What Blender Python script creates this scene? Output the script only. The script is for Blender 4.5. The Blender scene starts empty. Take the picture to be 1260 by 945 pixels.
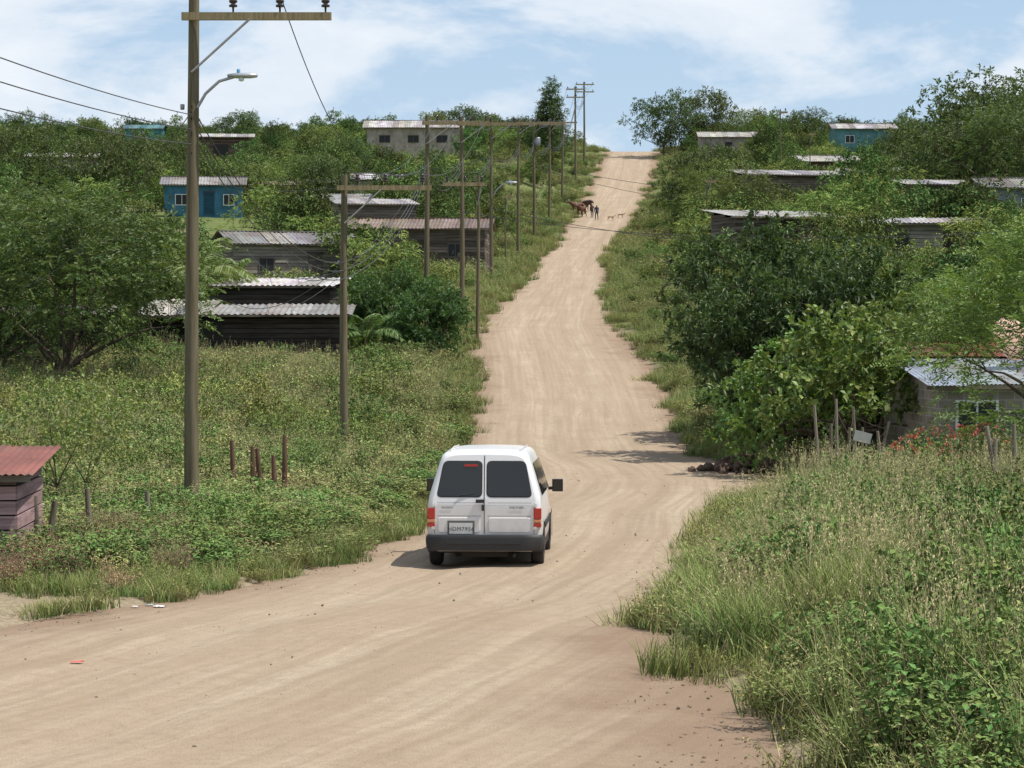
import bpy, math, random, bmesh
import numpy as np
from mathutils import Vector, Matrix
random.seed(3)
SC=bpy.context.scene
def link(o): SC.collection.objects.link(o); return o
def nrm(a): return a/np.maximum(np.linalg.norm(a,axis=-1,keepdims=True),1e-9)
def sm(t): t=np.clip(t,0,1); return t*t*(3-2*t)

# ------------------------------------------------------------------ terrain
_yt=[-60,0,18,25,35,50,60,70,80,90,100,122,150,198,240,280,340,400,430,500,700,1200,2500]
_zt=[.6,.4,.23,.15,.03,-.2,-.35,-.35,-.05,.7,1.5,3.5,5.3,8.2,11.5,15.5,23.5,32,33.6,34.5,33,25,10]
YF=np.arange(-80,2600,1.0); _z=np.interp(YF,_yt,_zt)
_k=np.exp(-.5*(np.arange(-12,13)/4.0)**2); _k/=_k.sum()
ZF=np.convolve(np.pad(_z,12,mode='edge'),_k,'valid')
def zroad(y): return np.interp(y,YF,ZF)
_ly=[-60,0,15,20,24,27.4,30,35,38,42,50,60,70,80,90,100,122,150,198,240,280,340,400,450,700]
_lx=[-40,-22,-14,-10,-7.5,-5.75,-4.1,-2.7,-2.2,-1.7,-1.65,-1.5,-1.4,-1.45,-1.5,-1.66,-1.8,-.25,1.6,4.0,6.8,11.2,15.3,18,30]
_ry=[-60,0,18,23.5,27,30,35,42,48,55,60,66,71,80,90,100,122,150,198,240,280,340,400,450,700]
_rx=[5,3,2.15,1.75,1.65,2.0,2.7,3.5,4.3,6.2,6.9,6.7,5.4,5.4,5.8,5.8,5.1,5.8,7.8,10.2,14.0,19.6,24.0,27,40]
def xl(y): return np.interp(y,_ly,_lx)
def xr(y): return np.interp(y,_ry,_rx)
GLy=[0,40,60,85,100,150,185,210,280,400,600]; GLz=[.4,.15,.25,.5,.35,.2,1.8,3.3,3.6,1.5,1]
GRy=[0,40,60,75,100,130,150,200,280,400,600]; GRz=[.4,.2,.3,.6,1.4,2.0,2.6,4.0,4,1.5,1]
def nz(x,y,f=1.0):
    x=x*f;y=y*f
    return (np.sin(x*1.1+1.7*np.sin(y*.43))+np.sin(y*.9+1.3*np.sin(x*.51+2))+.6*np.sin(x*2.3+y*1.7+1)+.4*np.sin(x*4.1-y*3.3))/3.0
def sdist(x,y):
    return np.maximum(xl(y)-x, x-xr(y))
def ground(x,y):
    x=np.asarray(x,float);y=np.asarray(y,float)
    s=sdist(x,y)+.22*nz(x,y,1.6)
    left=x<(xl(y)+xr(y))/2
    G=np.where(left,np.interp(y,GLy,GLz),np.interp(y,GRy,GRz))
    h=-.12+.17*sm((s+.3)/.7)+.25*sm(s/2.2)*np.interp(y,[30,60,80],[.5,.6,1])+G*sm(s/15)
    h=h+sm(s/4)*.13*nz(x,y,.35)+sm(s/20)*.8*nz(x,y,.045)
    return zroad(y)+h
def gz(x,y): return float(ground(x,y))

# ------------------------------------------------------------------ mesh builder
class MB:
    def __init__(s): s.v=[];s.c=[];s.f=[];s.n=0
    def add(s,v,f,m=0,c=(1,1,1),smooth=False):
        v=np.asarray(v,float).reshape(-1,3); f=np.asarray(f,int)
        c=np.asarray(c,float)
        if c.ndim==1: c=np.tile(c,(len(v),1))
        s.v.append(v);s.c.append(c);s.f.append((f+s.n,m,smooth));s.n+=len(v)
    def merge(s,o,off=(0,0,0),rz=0,sc=1):
        c,q=math.cos(rz),math.sin(rz);R=np.array([[c,-q,0],[q,c,0],[0,0,1]]);n0=s.n
        for v,cc in zip(o.v,o.c): s.v.append((v*sc)@R.T+np.array(off));s.c.append(cc);s.n+=len(v)
        for f,m,sh in o.f: s.f.append((f+n0,m,sh))
    def box(s,c,size,m=0,col=(1,1,1),rot=None,taper=1.0):
        sx,sy,sz=[q/2 for q in size]
        v=np.array([[-sx,-sy,-sz],[sx,-sy,-sz],[sx,sy,-sz],[-sx,sy,-sz],[-sx*taper,-sy*taper,sz],[sx*taper,-sy*taper,sz],[sx*taper,sy*taper,sz],[-sx*taper,sy*taper,sz]])
        if rot is not None: v=v@np.array(rot).T
        v=v+np.array(c)
        s.add(v,[[0,3,2,1],[4,5,6,7],[0,1,5,4],[1,2,6,5],[2,3,7,6],[3,0,4,7]],m,col)
    def tube(s,p,r,k=6,m=0,col=(1,1,1),cap=True,smooth=True):
        p=np.asarray(p,float);n=len(p)
        r=np.full(n,r) if np.isscalar(r) else np.asarray(r,float)
        t=nrm(np.gradient(p,axis=0)); ref=np.array([0,0,1.]) if abs(t[:,2]).mean()<.8 else np.array([1.,0,0])
        a=nrm(np.cross(t,ref));b=np.cross(t,a)
        an=np.arange(k)/k*2*math.pi
        v=p[:,None,:]+r[:,None,None]*(a[:,None,:]*np.cos(an)[None,:,None]+b[:,None,:]*np.sin(an)[None,:,None])
        i=np.arange(n-1)[:,None]*k; j=np.arange(k)[None,:];j2=(j+1)%k
        f=np.stack([i+j,i+j2,i+k+j2,i+k+j],-1).reshape(-1,4)
        s.add(v.reshape(-1,3),f,m,col,smooth)
        if cap:
            for e in (0,n-1): s.add(v[e],[list(range(k))],m,col)
    def lathe(s,prof,c=(0,0,0),axis='z',k=20,m=0,col=(1,1,1),smooth=True):
        prof=np.asarray(prof,float); an=np.arange(k)/k*2*math.pi
        R=prof[:,0][:,None];Z=np.repeat(prof[:,1][:,None],k,1)
        X=R*np.cos(an);Y=R*np.sin(an)
        v=np.stack([X,Y,Z],-1)
        if axis=='x': v=v[...,[2,0,1]]
        if axis=='y': v=v[...,[0,2,1]]
        v=v+np.array(c);n=len(prof)
        i=np.arange(n-1)[:,None]*k; j=np.arange(k)[None,:];j2=(j+1)%k
        s.add(v.reshape(-1,3),np.stack([i+j,i+j2,i+k+j2,i+k+j],-1).reshape(-1,4),m,col,smooth)
    def mesh(s,name,mats):
        me=bpy.data.meshes.new(name)
        V=np.concatenate(s.v);C=np.concatenate(s.c)
        me.vertices.add(len(V));me.vertices.foreach_set('co',V.astype(np.float32).ravel())
        L=np.concatenate([f.ravel() for f,_,_ in s.f]);T=np.concatenate([np.full(len(f),f.shape[1]) for f,_,_ in s.f])
        M=np.concatenate([np.full(len(f),m) for f,m,_ in s.f]);S=np.concatenate([np.full(len(f),q) for f,_,q in s.f])
        me.loops.add(len(L));me.loops.foreach_set('vertex_index',L.astype(np.int32))
        me.polygons.add(len(T));st=np.concatenate([[0],np.cumsum(T)[:-1]])
        me.polygons.foreach_set('loop_start',st.astype(np.int32))
        me.polygons.foreach_set('material_index',M.astype(np.int32))
        me.polygons.foreach_set('use_smooth',S.astype(bool))
        me.update(calc_edges=True)
        a=me.attributes.new('col','FLOAT_COLOR','POINT')
        a.data.foreach_set('color',np.concatenate([C,np.ones((len(C),1))],1).astype(np.float32).ravel())
        for q in mats: me.materials.append(q)
        me.validate()
        return me
    def obj(s,name,mats,parent=None,loc=None,rz=0):
        o=bpy.data.objects.new(name,s.mesh(name,mats));link(o)
        if parent: o.parent=parent
        if loc is not None: o.location=loc
        o.rotation_euler[2]=rz
        return o
def empty(name,loc,rz=0,rx=0):
    e=bpy.data.objects.new(name,None);link(e);e.location=loc;e.rotation_euler=(rx,0,rz);e.empty_display_size=.3;return e

# ------------------------------------------------------------------ materials
def newmat(name):
    m=bpy.data.materials.new(name);m.use_nodes=True;nt=m.node_tree
    for n in list(nt.nodes): nt.nodes.remove(n)
    out=nt.nodes.new('ShaderNodeOutputMaterial');return m,nt,out
def mixc(nt,f,a,b,bt='MIX'):
    n=nt.nodes.new('ShaderNodeMix');n.data_type='RGBA';n.blend_type=bt
    for i,v in ((0,f),(6,a),(7,b)):
        if isinstance(v,bpy.types.NodeSocket): nt.links.new(v,n.inputs[i])
        elif i==0: n.inputs[0].default_value=v
        else: n.inputs[i].default_value=(*v,1)
    return n.outputs[2]
def ramp(nt,src,stops):
    r=nt.nodes.new('ShaderNodeValToRGB');nt.links.new(src,r.inputs[0])
    e=r.color_ramp.elements
    while len(e)<len(stops): e.new(.5)
    for q,(p,c) in zip(e,stops):
        q.position=p;q.color=(c,c,c,1) if np.isscalar(c) else (*c,1)
    return r.outputs[0]
def noise(nt,vec,scale,detail=4,rough=.55,dist=0):
    n=nt.nodes.new('ShaderNodeTexNoise');n.inputs['Scale'].default_value=scale;n.inputs['Detail'].default_value=detail
    n.inputs['Roughness'].default_value=rough;n.inputs['Distortion'].default_value=dist
    if vec is not None: nt.links.new(vec,n.inputs['Vector'])
    return n.outputs[0]
def bump(nt,h,strength,dist=.02):
    b=nt.nodes.new('ShaderNodeBump');b.inputs['Strength'].default_value=strength;b.inputs['Distance'].default_value=dist
    nt.links.new(h,b.inputs['Height']);return b.outputs[0]
def pbr(nt,out,base,rough=.7,metal=0,spec=.5,nor=None):
    p=nt.nodes.new('ShaderNodeBsdfPrincipled')
    if isinstance(base,bpy.types.NodeSocket): nt.links.new(base,p.inputs['Base Color'])
    else: p.inputs['Base Color'].default_value=(*base,1)
    p.inputs['Roughness'].default_value=rough
    p.inputs['Metallic'].default_value=metal;p.inputs['Specular IOR Level'].default_value=spec
    if nor is not None: nt.links.new(nor,p.inputs['Normal'])
    nt.links.new(p.outputs[0],out.inputs[0]);return p
def attr(nt,name='col'):
    a=nt.nodes.new('ShaderNodeAttribute');a.attribute_name=name;return a.outputs['Color']
def foliage_mat(name,trans=.3,rough=.5,spec=.35,var=.35,gain=1.0,sat=.9,hue=(.465,.52)):
    m,nt,out=newmat(name)
    oi=nt.nodes.new('ShaderNodeObjectInfo')
    hs=nt.nodes.new('ShaderNodeHueSaturation');nt.links.new(attr(nt),hs.inputs['Color'])
    def mr(a,b,src):
        r=nt.nodes.new('ShaderNodeMapRange');r.inputs[3].default_value=a;r.inputs[4].default_value=b;nt.links.new(src,r.inputs[0]);return r.outputs[0]
    nt.links.new(mr(hue[0],hue[1],oi.outputs['Random']),hs.inputs['Hue'])
    geo=nt.nodes.new('ShaderNodeNewGeometry')
    nn=noise(nt,geo.outputs['Position'],.22,1)
    nt.links.new(mr((1-var)*gain,(1+var)*gain,nn),hs.inputs['Value'])
    hs.inputs['Saturation'].default_value=sat
    if trans==0:
        d=nt.nodes.new('ShaderNodeBsdfDiffuse');nt.links.new(hs.outputs[0],d.inputs[0]);nt.links.new(d.outputs[0],out.inputs[0]);return m
    p=nt.nodes.new('ShaderNodeBsdfPrincipled');p.inputs['Roughness'].default_value=rough;p.inputs['Specular IOR Level'].default_value=spec
    nt.links.new(hs.outputs[0],p.inputs['Base Color'])
    t=nt.nodes.new('ShaderNodeBsdfTranslucent')
    tc=mixc(nt,1.0,hs.outputs[0],(1.3,1.35,.55),'MULTIPLY');nt.links.new(tc,t.inputs[0])
    mx=nt.nodes.new('ShaderNodeMixShader');mx.inputs[0].default_value=trans
    nt.links.new(p.outputs[0],mx.inputs[1]);nt.links.new(t.outputs[0],mx.inputs[2]);nt.links.new(mx.outputs[0],out.inputs[0])
    return m
M_LEAF=foliage_mat('foliage',trans=.22,gain=1.62,sat=.95)
M_HILL=foliage_mat('hillside_foliage',trans=0,gain=2.05,sat=.95,hue=(.46,.522))
M_HERB=foliage_mat('weed_foliage',trans=0,var=.32,gain=1.85,sat=.93,hue=(.47,.515))
def vmat(name,rough=.8,metal=0,ns=(3,3,3),amt=.35,bs=.2,spec=.4,dark=(.35,.3,.25),rust=None):
    m,nt,out=newmat(name)
    tc=nt.nodes.new('ShaderNodeTexCoord');mp=nt.nodes.new('ShaderNodeMapping');mp.inputs['Scale'].default_value=ns
    nt.links.new(tc.outputs['Object'],mp.inputs[0])
    n1=noise(nt,mp.outputs[0],1,6,.65)
    f=ramp(nt,n1,[(.35,min(1,amt*1.6)),(.65,0)])
    base=attr(nt)
    dk=mixc(nt,1.0,base,dark,'MULTIPLY')
    c=mixc(nt,f,base,dk)
    if rust:
        n2=noise(nt,tc.outputs['Object'],.9,6,.7,.5)
        c=mixc(nt,ramp(nt,n2,[(.48,0),(.64,rust)]),c,(.17,.09,.05))
    pbr(nt,out,c,rough,metal,spec,bump(nt,n1,bs,.01));return m
M_WOOD=vmat('weathered_boards',.9,0,(.8,.8,9),.5,.5,.2)
M_PAINT=vmat('painted_render',.85,0,(1.5,1.5,1),.4,.15,.3)
M_TIN=vmat('corrugated_tin',.5,.25,(1.2,1.2,1.2),.4,.1,.5,rust=.6)
M_BARK=vmat('bark',.95,0,(6,6,2),.5,.8,.2)
M_POLE=vmat('pole_timber',.9,0,(14,14,.7),.45,.4,.2)
M_PLAIN=vmat('plain',.6,0,(4,4,4),.12,.05,.4)
M_METAL=vmat('galvanised',.45,.8,(5,5,5),.2,.05)
M_CER=vmat('insulator_glaze',.15,0,(5,5,5),.1,0,.6)
M_ROCK=vmat('rock',.95,0,(9,9,9),.5,.8,.2)
def simple(name,c,rough=.5,metal=0,spec=.5,ns=20,amt=.15,coat=0):
    m,nt,out=newmat(name);tc=nt.nodes.new('ShaderNodeTexCoord')
    n=noise(nt,tc.outputs['Object'],ns,4)
    base=mixc(nt,ramp(nt,n,[(.3,amt),(.7,0)]),c,tuple(q*.5 for q in c))
    p=pbr(nt,out,base,rough,metal,spec);p.inputs['Coat Weight'].default_value=coat;p.inputs['Coat Roughness'].default_value=.08
    return m
def block_mat():
    m,nt,out=newmat('concrete_block')
    tc=nt.nodes.new('ShaderNodeTexCoord');sx=nt.nodes.new('ShaderNodeSeparateXYZ');nt.links.new(tc.outputs['Object'],sx.inputs[0])
    ad=nt.nodes.new('ShaderNodeMath');nt.links.new(sx.outputs[0],ad.inputs[0]);nt.links.new(sx.outputs[1],ad.inputs[1])
    cb=nt.nodes.new('ShaderNodeCombineXYZ');nt.links.new(ad.outputs[0],cb.inputs[0]);nt.links.new(sx.outputs[2],cb.inputs[1])
    br=nt.nodes.new('ShaderNodeTexBrick');nt.links.new(cb.outputs[0],br.inputs[0])
    br.inputs['Scale'].default_value=1;br.inputs['Brick Width'].default_value=.4;br.inputs['Row Height'].default_value=.2;br.inputs['Mortar Size'].default_value=.01
    br.inputs['Color1'].default_value=(.23,.2,.17,1);br.inputs['Color2'].default_value=(.32,.29,.25,1);br.inputs['Mortar'].default_value=(.42,.40,.36,1)
    n=noise(nt,tc.outputs['Object'],3,6)
    c=mixc(nt,ramp(nt,n,[(.3,.5),(.7,0)]),br.outputs[0],(.12,.1,.08))
    pbr(nt,out,c,.95,0,.2,bump(nt,n,.4,.01));return m
M_BLOCK=block_mat()
def ground_mat():
    m,nt,out=newmat('earth_and_turf');tc=nt.nodes.new('ShaderNodeTexCoord');v=tc.outputs['Object']
    n1=noise(nt,v,.12,6,.6);n2=noise(nt,v,1.3,6,.7);n3=noise(nt,v,14,4,.7)
    g=mixc(nt,n2,(.08,.125,.03),(.19,.22,.075))
    d=mixc(nt,n3,(.25,.19,.13),(.39,.315,.22))
    f=ramp(nt,n1,[(.52,0),(.72,.5)])
    c=mixc(nt,f,g,d)
    c=mixc(nt,attr(nt),c,d)
    c=mixc(nt,ramp(nt,n3,[(.35,.4),(.6,0)]),c,(.06,.05,.03))
    pbr(nt,out,c,.95,0,.15,bump(nt,n3,.6,.05));return m
def road_mat():
    m,nt,out=newmat('dirt_road');uv=nt.nodes.new('ShaderNodeUVMap');uv.uv_map='UVMap'
    tc=nt.nodes.new('ShaderNodeTexCoord');v=tc.outputs['Object']
    def mapd(s):
        mp=nt.nodes.new('ShaderNodeMapping');mp.inputs['Scale'].default_value=s;nt.links.new(uv.outputs[0],mp.inputs[0]);return mp.outputs[0]
    st=noise(nt,mapd((1.1,.03,1)),1,5,.6);st2=noise(nt,mapd((6,.1,1)),1,4,.6);st3=noise(nt,mapd((.9,.25,1)),1,6,.7,.6)
    n1=noise(nt,v,.3,7,.7);n2=noise(nt,v,5,7,.8);n3=noise(nt,v,45,3,.7)
    c=mixc(nt,ramp(nt,st,[(.32,0),(.68,1)]),(.345,.262,.182),(.475,.392,.29))
    c=mixc(nt,ramp(nt,st2,[(.38,.55),(.58,0)]),c,(.29,.218,.15))
    c=mixc(nt,ramp(nt,n1,[(.35,.5),(.56,0)]),c,(.325,.24,.162))
    c=mixc(nt,ramp(nt,st3,[(.56,0),(.68,.4)]),c,(.265,.195,.134))
    c=mixc(nt,ramp(nt,n2,[(.3,.55),(.55,0)]),c,(.25,.188,.13))
    c=mixc(nt,ramp(nt,n3,[(.3,.55),(.43,0)]),c,(.17,.128,.093))
    c=mixc(nt,ramp(nt,n3,[(.6,0),(.72,.45)]),c,(.54,.48,.385))
    e=nt.nodes.new('ShaderNodeMath');e.operation='MULTIPLY_ADD';nt.links.new(attr(nt),e.inputs[0]);e.inputs[1].default_value=1.0
    nt.links.new(ramp(nt,n1,[(.3,-0.0),(.7,.4)]),e.inputs[2])
    c=mixc(nt,ramp(nt,e.outputs[0],[(.74,0),(1.18,.75)]),c,(.23,.155,.105))
    hh=mixc(nt,.5,n2,n3)
    pbr(nt,out,c,.95,0,.15,bump(nt,hh,.8,.04));return m

# ------------------------------------------------------------------ ground sheet
ys=np.concatenate([np.arange(-60,14,2),np.arange(14,120,.7),np.arange(120,450,2.5),np.arange(450,800,20),np.arange(800,2500,100)])
xp=[];q=0;stp=.45
while q<1500:
    xp.append(q); q+=stp if q<32 else stp*(1+(q-32)*.12)
xp=np.array(xp); xs=np.concatenate([-xp[::-1][:-1],xp])
X,Y=np.meshgrid(xs,ys);Z=ground(X,Y)
b=MB();nx=len(xs);ny=len(ys)
i=np.arange(ny-1)[:,None]*nx;j=np.arange(nx-1)[None,:]
sd=sdist(X,Y);bare=np.clip(1-sd/.9,0,1)
bare=np.maximum(bare, ((X<-3.5)&(Y<33)&(sd<2.2)).astype(float)*.9)
bare=np.maximum(bare,np.exp(-((X-7.2)/2.2)**2-((Y-60)/6)**2))
b.add(np.stack([X,Y,Z],-1).reshape(-1,3),np.stack([i+j,i+j+1,i+j+1+nx,i+j+nx],-1).reshape(-1,4),0,np.repeat(bare.reshape(-1,1),3,1),True)
b.obj('ground',[ground_mat()])
ys2=np.concatenate([np.arange(-40,14,1),np.arange(14,120,.35),np.arange(120,520,1.5)])
na=56;t=np.linspace(0,1,na)
XL=xl(ys2)-.9;XR=xr(ys2)+.9
Xr=XL[:,None]+(XR-XL)[:,None]*t[None,:];Yr=np.repeat(ys2[:,None],na,1)
cen=(Xr-(xl(Yr)+xr(Yr))/2)
rut=-.035*np.exp(-((np.abs(cen+.1*np.sin(Yr*.07))-.95)/.28)**2)+.02*nz(Xr,Yr,2.2)+.02*nz(Xr,Yr,.3)
Zr=zroad(Yr)+rut-.03*sm((np.abs(t-.5)*2-.6)/.4)[None,:]
b=MB();i=np.arange(len(ys2)-1)[:,None]*na;j=np.arange(na-1)[None,:]
F=np.stack([i+j,i+j+1,i+j+1+na,i+j+na],-1).reshape(-1,4)
e=np.abs(t-.5)[None,:]*2+0*Yr
b.add(np.stack([Xr,Yr,Zr],-1).reshape(-1,3),F,0,np.repeat(e.reshape(-1,1),3,1),True)
ro=b.obj('dirt_road',[road_mat()])
uvl=ro.data.uv_layers.new(name='UVMap')
UV=np.stack([cen,Yr],-1).reshape(-1,2);li=np.zeros(len(ro.data.loops),np.int32);ro.data.loops.foreach_get('vertex_index',li)
uvl.data.foreach_set('uv',UV[li].astype(np.float32).ravel())

# ------------------------------------------------------------------ vegetation kit
def leaves(mb,o,d,L,Wd,col,r,m=0,upb=1.0):
    d=nrm(d);up=np.array([0,0,upb])+r.normal(0,.6,d.shape)
    s=nrm(np.cross(d,up));n=np.cross(s,d)
    L=L[:,None];Wd=Wd[:,None]
    mid=o+d*L*.5+n*L*.06
    v=np.stack([o,mid+s*Wd*.5,o+d*L-np.array([0,0,1])*L*.1,mid-s*Wd*.5],1).reshape(-1,3)
    mb.add(v,np.arange(len(o)*4).reshape(-1,4),m,np.repeat(col,4,0))
def sprays(mb,O,T,k,sl,ll,lw,col,r,pin=False,m=0):
    T=nrm(T);tt=(np.arange(k)+.5)/k
    side=nrm(np.cross(T,np.array([0,0,1.])+r.normal(0,.3,T.shape)))
    o=O[:,None,:]+T[:,None,:]*(tt[None,:,None]*sl)
    o[...,2]-=(tt**2)[None,:]*sl*.25
    if pin:
        sg=np.where(np.arange(k)%2==0,1,-1)[None,:,None]
        d=T[:,None,:]*.45+side[:,None,:]*sg+r.normal(0,.12,o.shape)
    else:
        d=T[:,None,:]*.5+r.normal(0,.65,o.shape);d[...,2]-=.1
    n=len(O)*k
    L=ll*r.uniform(.65,1.25,n);W_=lw*r.uniform(.7,1.2,n)
    c=np.repeat(col,k,0)*r.uniform(.75,1.25,(n,1));c[:,0]*=r.uniform(.85,1.25,n)
    leaves(mb,o.reshape(-1,3),d.reshape(-1,3),L,W_,c,r,m)
def tree_mb(seed,H,R,base=.3,nc=40,lpc=240,cr=.9,ll=.2,lw=.08,col=(.05,.085,.025),flat=.7,shape='round',pin=False,tr=.14,k=8,sl=None,limbs=6,lean=(0,0),low=0.0,stems=1,bc=(.13,.1,.075)):
    r=np.random.default_rng(seed);mb=MB()
    cz=(base+1)/2*H;rz=(1-base)/2*H
    D=nrm(r.normal(size=(nc,3)));fr=r.uniform(.15,1,nc)**.5
    az=np.arctan2(D[:,1],D[:,0]);ph=r.uniform(0,6,3)
    mod=1+.16*np.sin(2*az+ph[0])+.14*np.sin(3*az+ph[1])+.1*np.sin(5*az+ph[2])
    P=np.stack([D[:,0]*R*fr*mod,D[:,1]*R*fr*mod,cz+D[:,2]*rz*fr*(1+.15*np.sin(2*az+ph[2]))],1)
    if shape=='umbrella':
        rr=np.hypot(P[:,0],P[:,1])/R; P[:,2]=H*(1-.42*rr**1.6)-r.uniform(0,1,nc)*rz*1.15
    if shape=='cone':
        tt=(P[:,2]-base*H)/(H-base*H);P[:,:2]*=np.clip(1.25-1.0*tt,.15,1)[:,None]
    P[:,0]+=lean[0]*P[:,2]/H;P[:,1]+=lean[1]*P[:,2]/H
    scr=cr*r.uniform(.6,1.25,nc)
    P[:,2]=np.maximum(P[:,2],scr*.5+low)
    tb=base*H*.75+.1
    heads=[]
    for sidx in range(stems):
        ox,oy=(0,0) if stems==1 else r.normal(0,.25,2)
        tp=np.array([[ox,oy,-.2],[ox+r.normal(0,.05),oy+r.normal(0,.05),tb*.35],[ox*1.5+lean[0]*.2+r.normal(0,.08),oy*1.5+r.normal(0,.08),tb*.7],[ox*2+lean[0]*.35,oy*2+lean[1]*.35,tb]])
        mb.tube(tp,[tr*1.35,tr,tr*.9,tr*.8],8,1,bc);heads.append(tp[-1])
    order=[int(r.integers(nc))]
    dm=np.linalg.norm(P-P[order[0]],axis=1)
    for _ in range(min(limbs,nc)-1):
        w=int(np.argmax(dm));order.append(w);dm=np.minimum(dm,np.linalg.norm(P-P[w],axis=1))
    samples=[np.array(h) for h in heads];sr=[tr*.6]*len(heads)
    for q_,w in enumerate(order):
        a=heads[q_%len(heads)];e=a+(P[w]-a)*.85
        tt=np.linspace(0,1,6)[:,None];md=(a+e)/2+np.array([0,0,.06*H])+r.normal(0,.08*R,3)
        pts_=(1-tt)**2*a+2*tt*(1-tt)*md+tt**2*e
        rad=tr*(.6-.5*tt[:,0]);mb.tube(pts_,rad,6,1,bc,False)
        for pp,ra in zip(pts_[1:],rad[1:]): samples.append(pp);sr.append(ra)
    SA=np.array(samples)
    for c_ in range(nc):
        d_=np.linalg.norm(SA-P[c_],axis=1);w=int(np.argmin(d_));a=SA[w];e=P[c_]
        md=(a+e)/2+r.normal(0,.1,3)*d_[w];ra=min(sr[w]*.6,tr*.3)
        mb.tube([a,md,e],[ra,ra*.7,ra*.35],4,1,bc,False)
    ns=max(1,lpc//k);sl=sl or ll*1.6
    C=np.repeat(P,ns,0);cs=np.repeat(scr,ns)
    dd=nrm(r.normal(size=(len(C),3)));rad=cs*(r.uniform(.1,1,len(C))**.5)
    O=C+dd*rad[:,None]*np.array([1,1,flat])
    T=dd*np.array([1,1,.6])+.35*nrm(C-np.array([0,0,cz*.8]))+r.normal(0,.3,dd.shape)
    br=np.repeat(r.uniform(.72,1.35,nc),ns)[:,None]
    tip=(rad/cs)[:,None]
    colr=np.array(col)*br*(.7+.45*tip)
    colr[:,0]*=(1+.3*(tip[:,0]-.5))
    sprays(mb,O,T,k,sl,ll,lw,colr,r,pin)
    return mb
def blades(mb,r,n,rad,h0,h1,w,lean,c0,c1,seg=3,m=0):
    a=r.uniform(0,6.28,n);rr=rad*np.sqrt(r.uniform(0,1,n));B=np.stack([np.cos(a)*rr,np.sin(a)*rr,np.full(n,-.03)],1)
    h=r.uniform(h0,h1,n);la=r.uniform(0,6.28,n);l=lean*r.uniform(.2,1.3,n)
    LD=np.stack([np.cos(la)*l,np.sin(la)*l,np.zeros(n)],1)
    sa=r.uniform(0,6.28,n);S=np.stack([np.cos(sa),np.sin(sa),np.zeros(n)],1)
    rows=[];cols=[]
    c0=np.array(c0);c1=np.array(c1);cv=r.uniform(.75,1.25,(n,1))
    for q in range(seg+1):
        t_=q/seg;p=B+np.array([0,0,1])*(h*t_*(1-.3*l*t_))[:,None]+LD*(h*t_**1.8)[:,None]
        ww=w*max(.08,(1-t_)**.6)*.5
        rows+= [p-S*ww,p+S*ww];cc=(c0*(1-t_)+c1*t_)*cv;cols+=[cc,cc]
    v=np.stack(rows,1);k=2*(seg+1);c=np.stack(cols,1)
    idx=np.arange(n)[:,None,None]*k+np.arange(seg)[None,:,None]*2+np.array([0,1,3,2])[None,None,:]
    mb.add(v.reshape(-1,3),idx.reshape(-1,4),m,c.reshape(-1,3))
    return B+np.array([0,0,1])*(h*(1-.3*l))[:,None]+LD*h[:,None]
def tallgrass(seed,h=1.1,dry=.4,n=60):
    r=np.random.default_rng(seed);mb=MB()
    g0=np.array([.05,.082,.022]);g1=np.array([.125,.175,.045]);s1=np.array([.28,.25,.125])
    blades(mb,r,n,.2,h*.4,h*1.0,.013,.5,g0,g1)
    blades(mb,r,int(26*dry),.2,h*.4,h,.009,.55,s1*.6,s1)
    tips=blades(mb,r,int(1+10*dry),.18,h*1.0,h*1.45,.006,.25,s1*.7,s1)
    k=len(tips);O=np.repeat(tips,7,0);O[:,2]-=np.tile(np.arange(7)*.027,k);O+=r.normal(0,.009,O.shape)
    leaves(mb,O,r.normal(0,.4,O.shape)+np.array([0,0,1]),np.full(len(O),.05),np.full(len(O),.011),np.tile(s1*1.05,(len(O),1)),r)
    return mb
def shortgrass(seed,h=.35,c1=(.14,.185,.05)):
    r=np.random.default_rng(seed);mb=MB()
    blades(mb,r,70,.28,h*.4,h,.013,.6,(.055,.085,.022),c1,2)
    blades(mb,r,9,.28,h*.6,h*1.3,.008,.5,(.22,.18,.09),(.32,.28,.14),2);return mb
def herb(seed,h=.8,rad=.35,nst=14,nl=15,ll=.075,lw=.04,col=(.11,.14,.045),pin=False):
    r=np.random.default_rng(seed);mb=MB()
    a=r.uniform(0,6.28,nst);sp=r.uniform(.1,1,nst)*rad;hh=h*r.uniform(.45,1.15,nst)
    O=[];T=[]
    for q in range(nst):
        b0=np.array([math.cos(a[q])*sp[q]*.3,math.sin(a[q])*sp[q]*.3,-.05]);e=np.array([math.cos(a[q])*sp[q]*1.2,math.sin(a[q])*sp[q]*1.2,hh[q]])
        mb.tube([b0,(b0+e)/2+r.normal(0,.04,3),e],[.006,.005,.003],3,0,(.13,.12,.06),False)
        for tt in np.linspace(.2,1,nl//3):
            O.append(b0+(e-b0)*tt);T.append(np.array([r.normal(),r.normal(),.3]))
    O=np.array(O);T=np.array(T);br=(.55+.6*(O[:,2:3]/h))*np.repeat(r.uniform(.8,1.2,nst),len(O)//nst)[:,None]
    sprays(mb,O,T,6,ll*1.8,ll,lw,np.array(col)*br,r,pin);return mb
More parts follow.
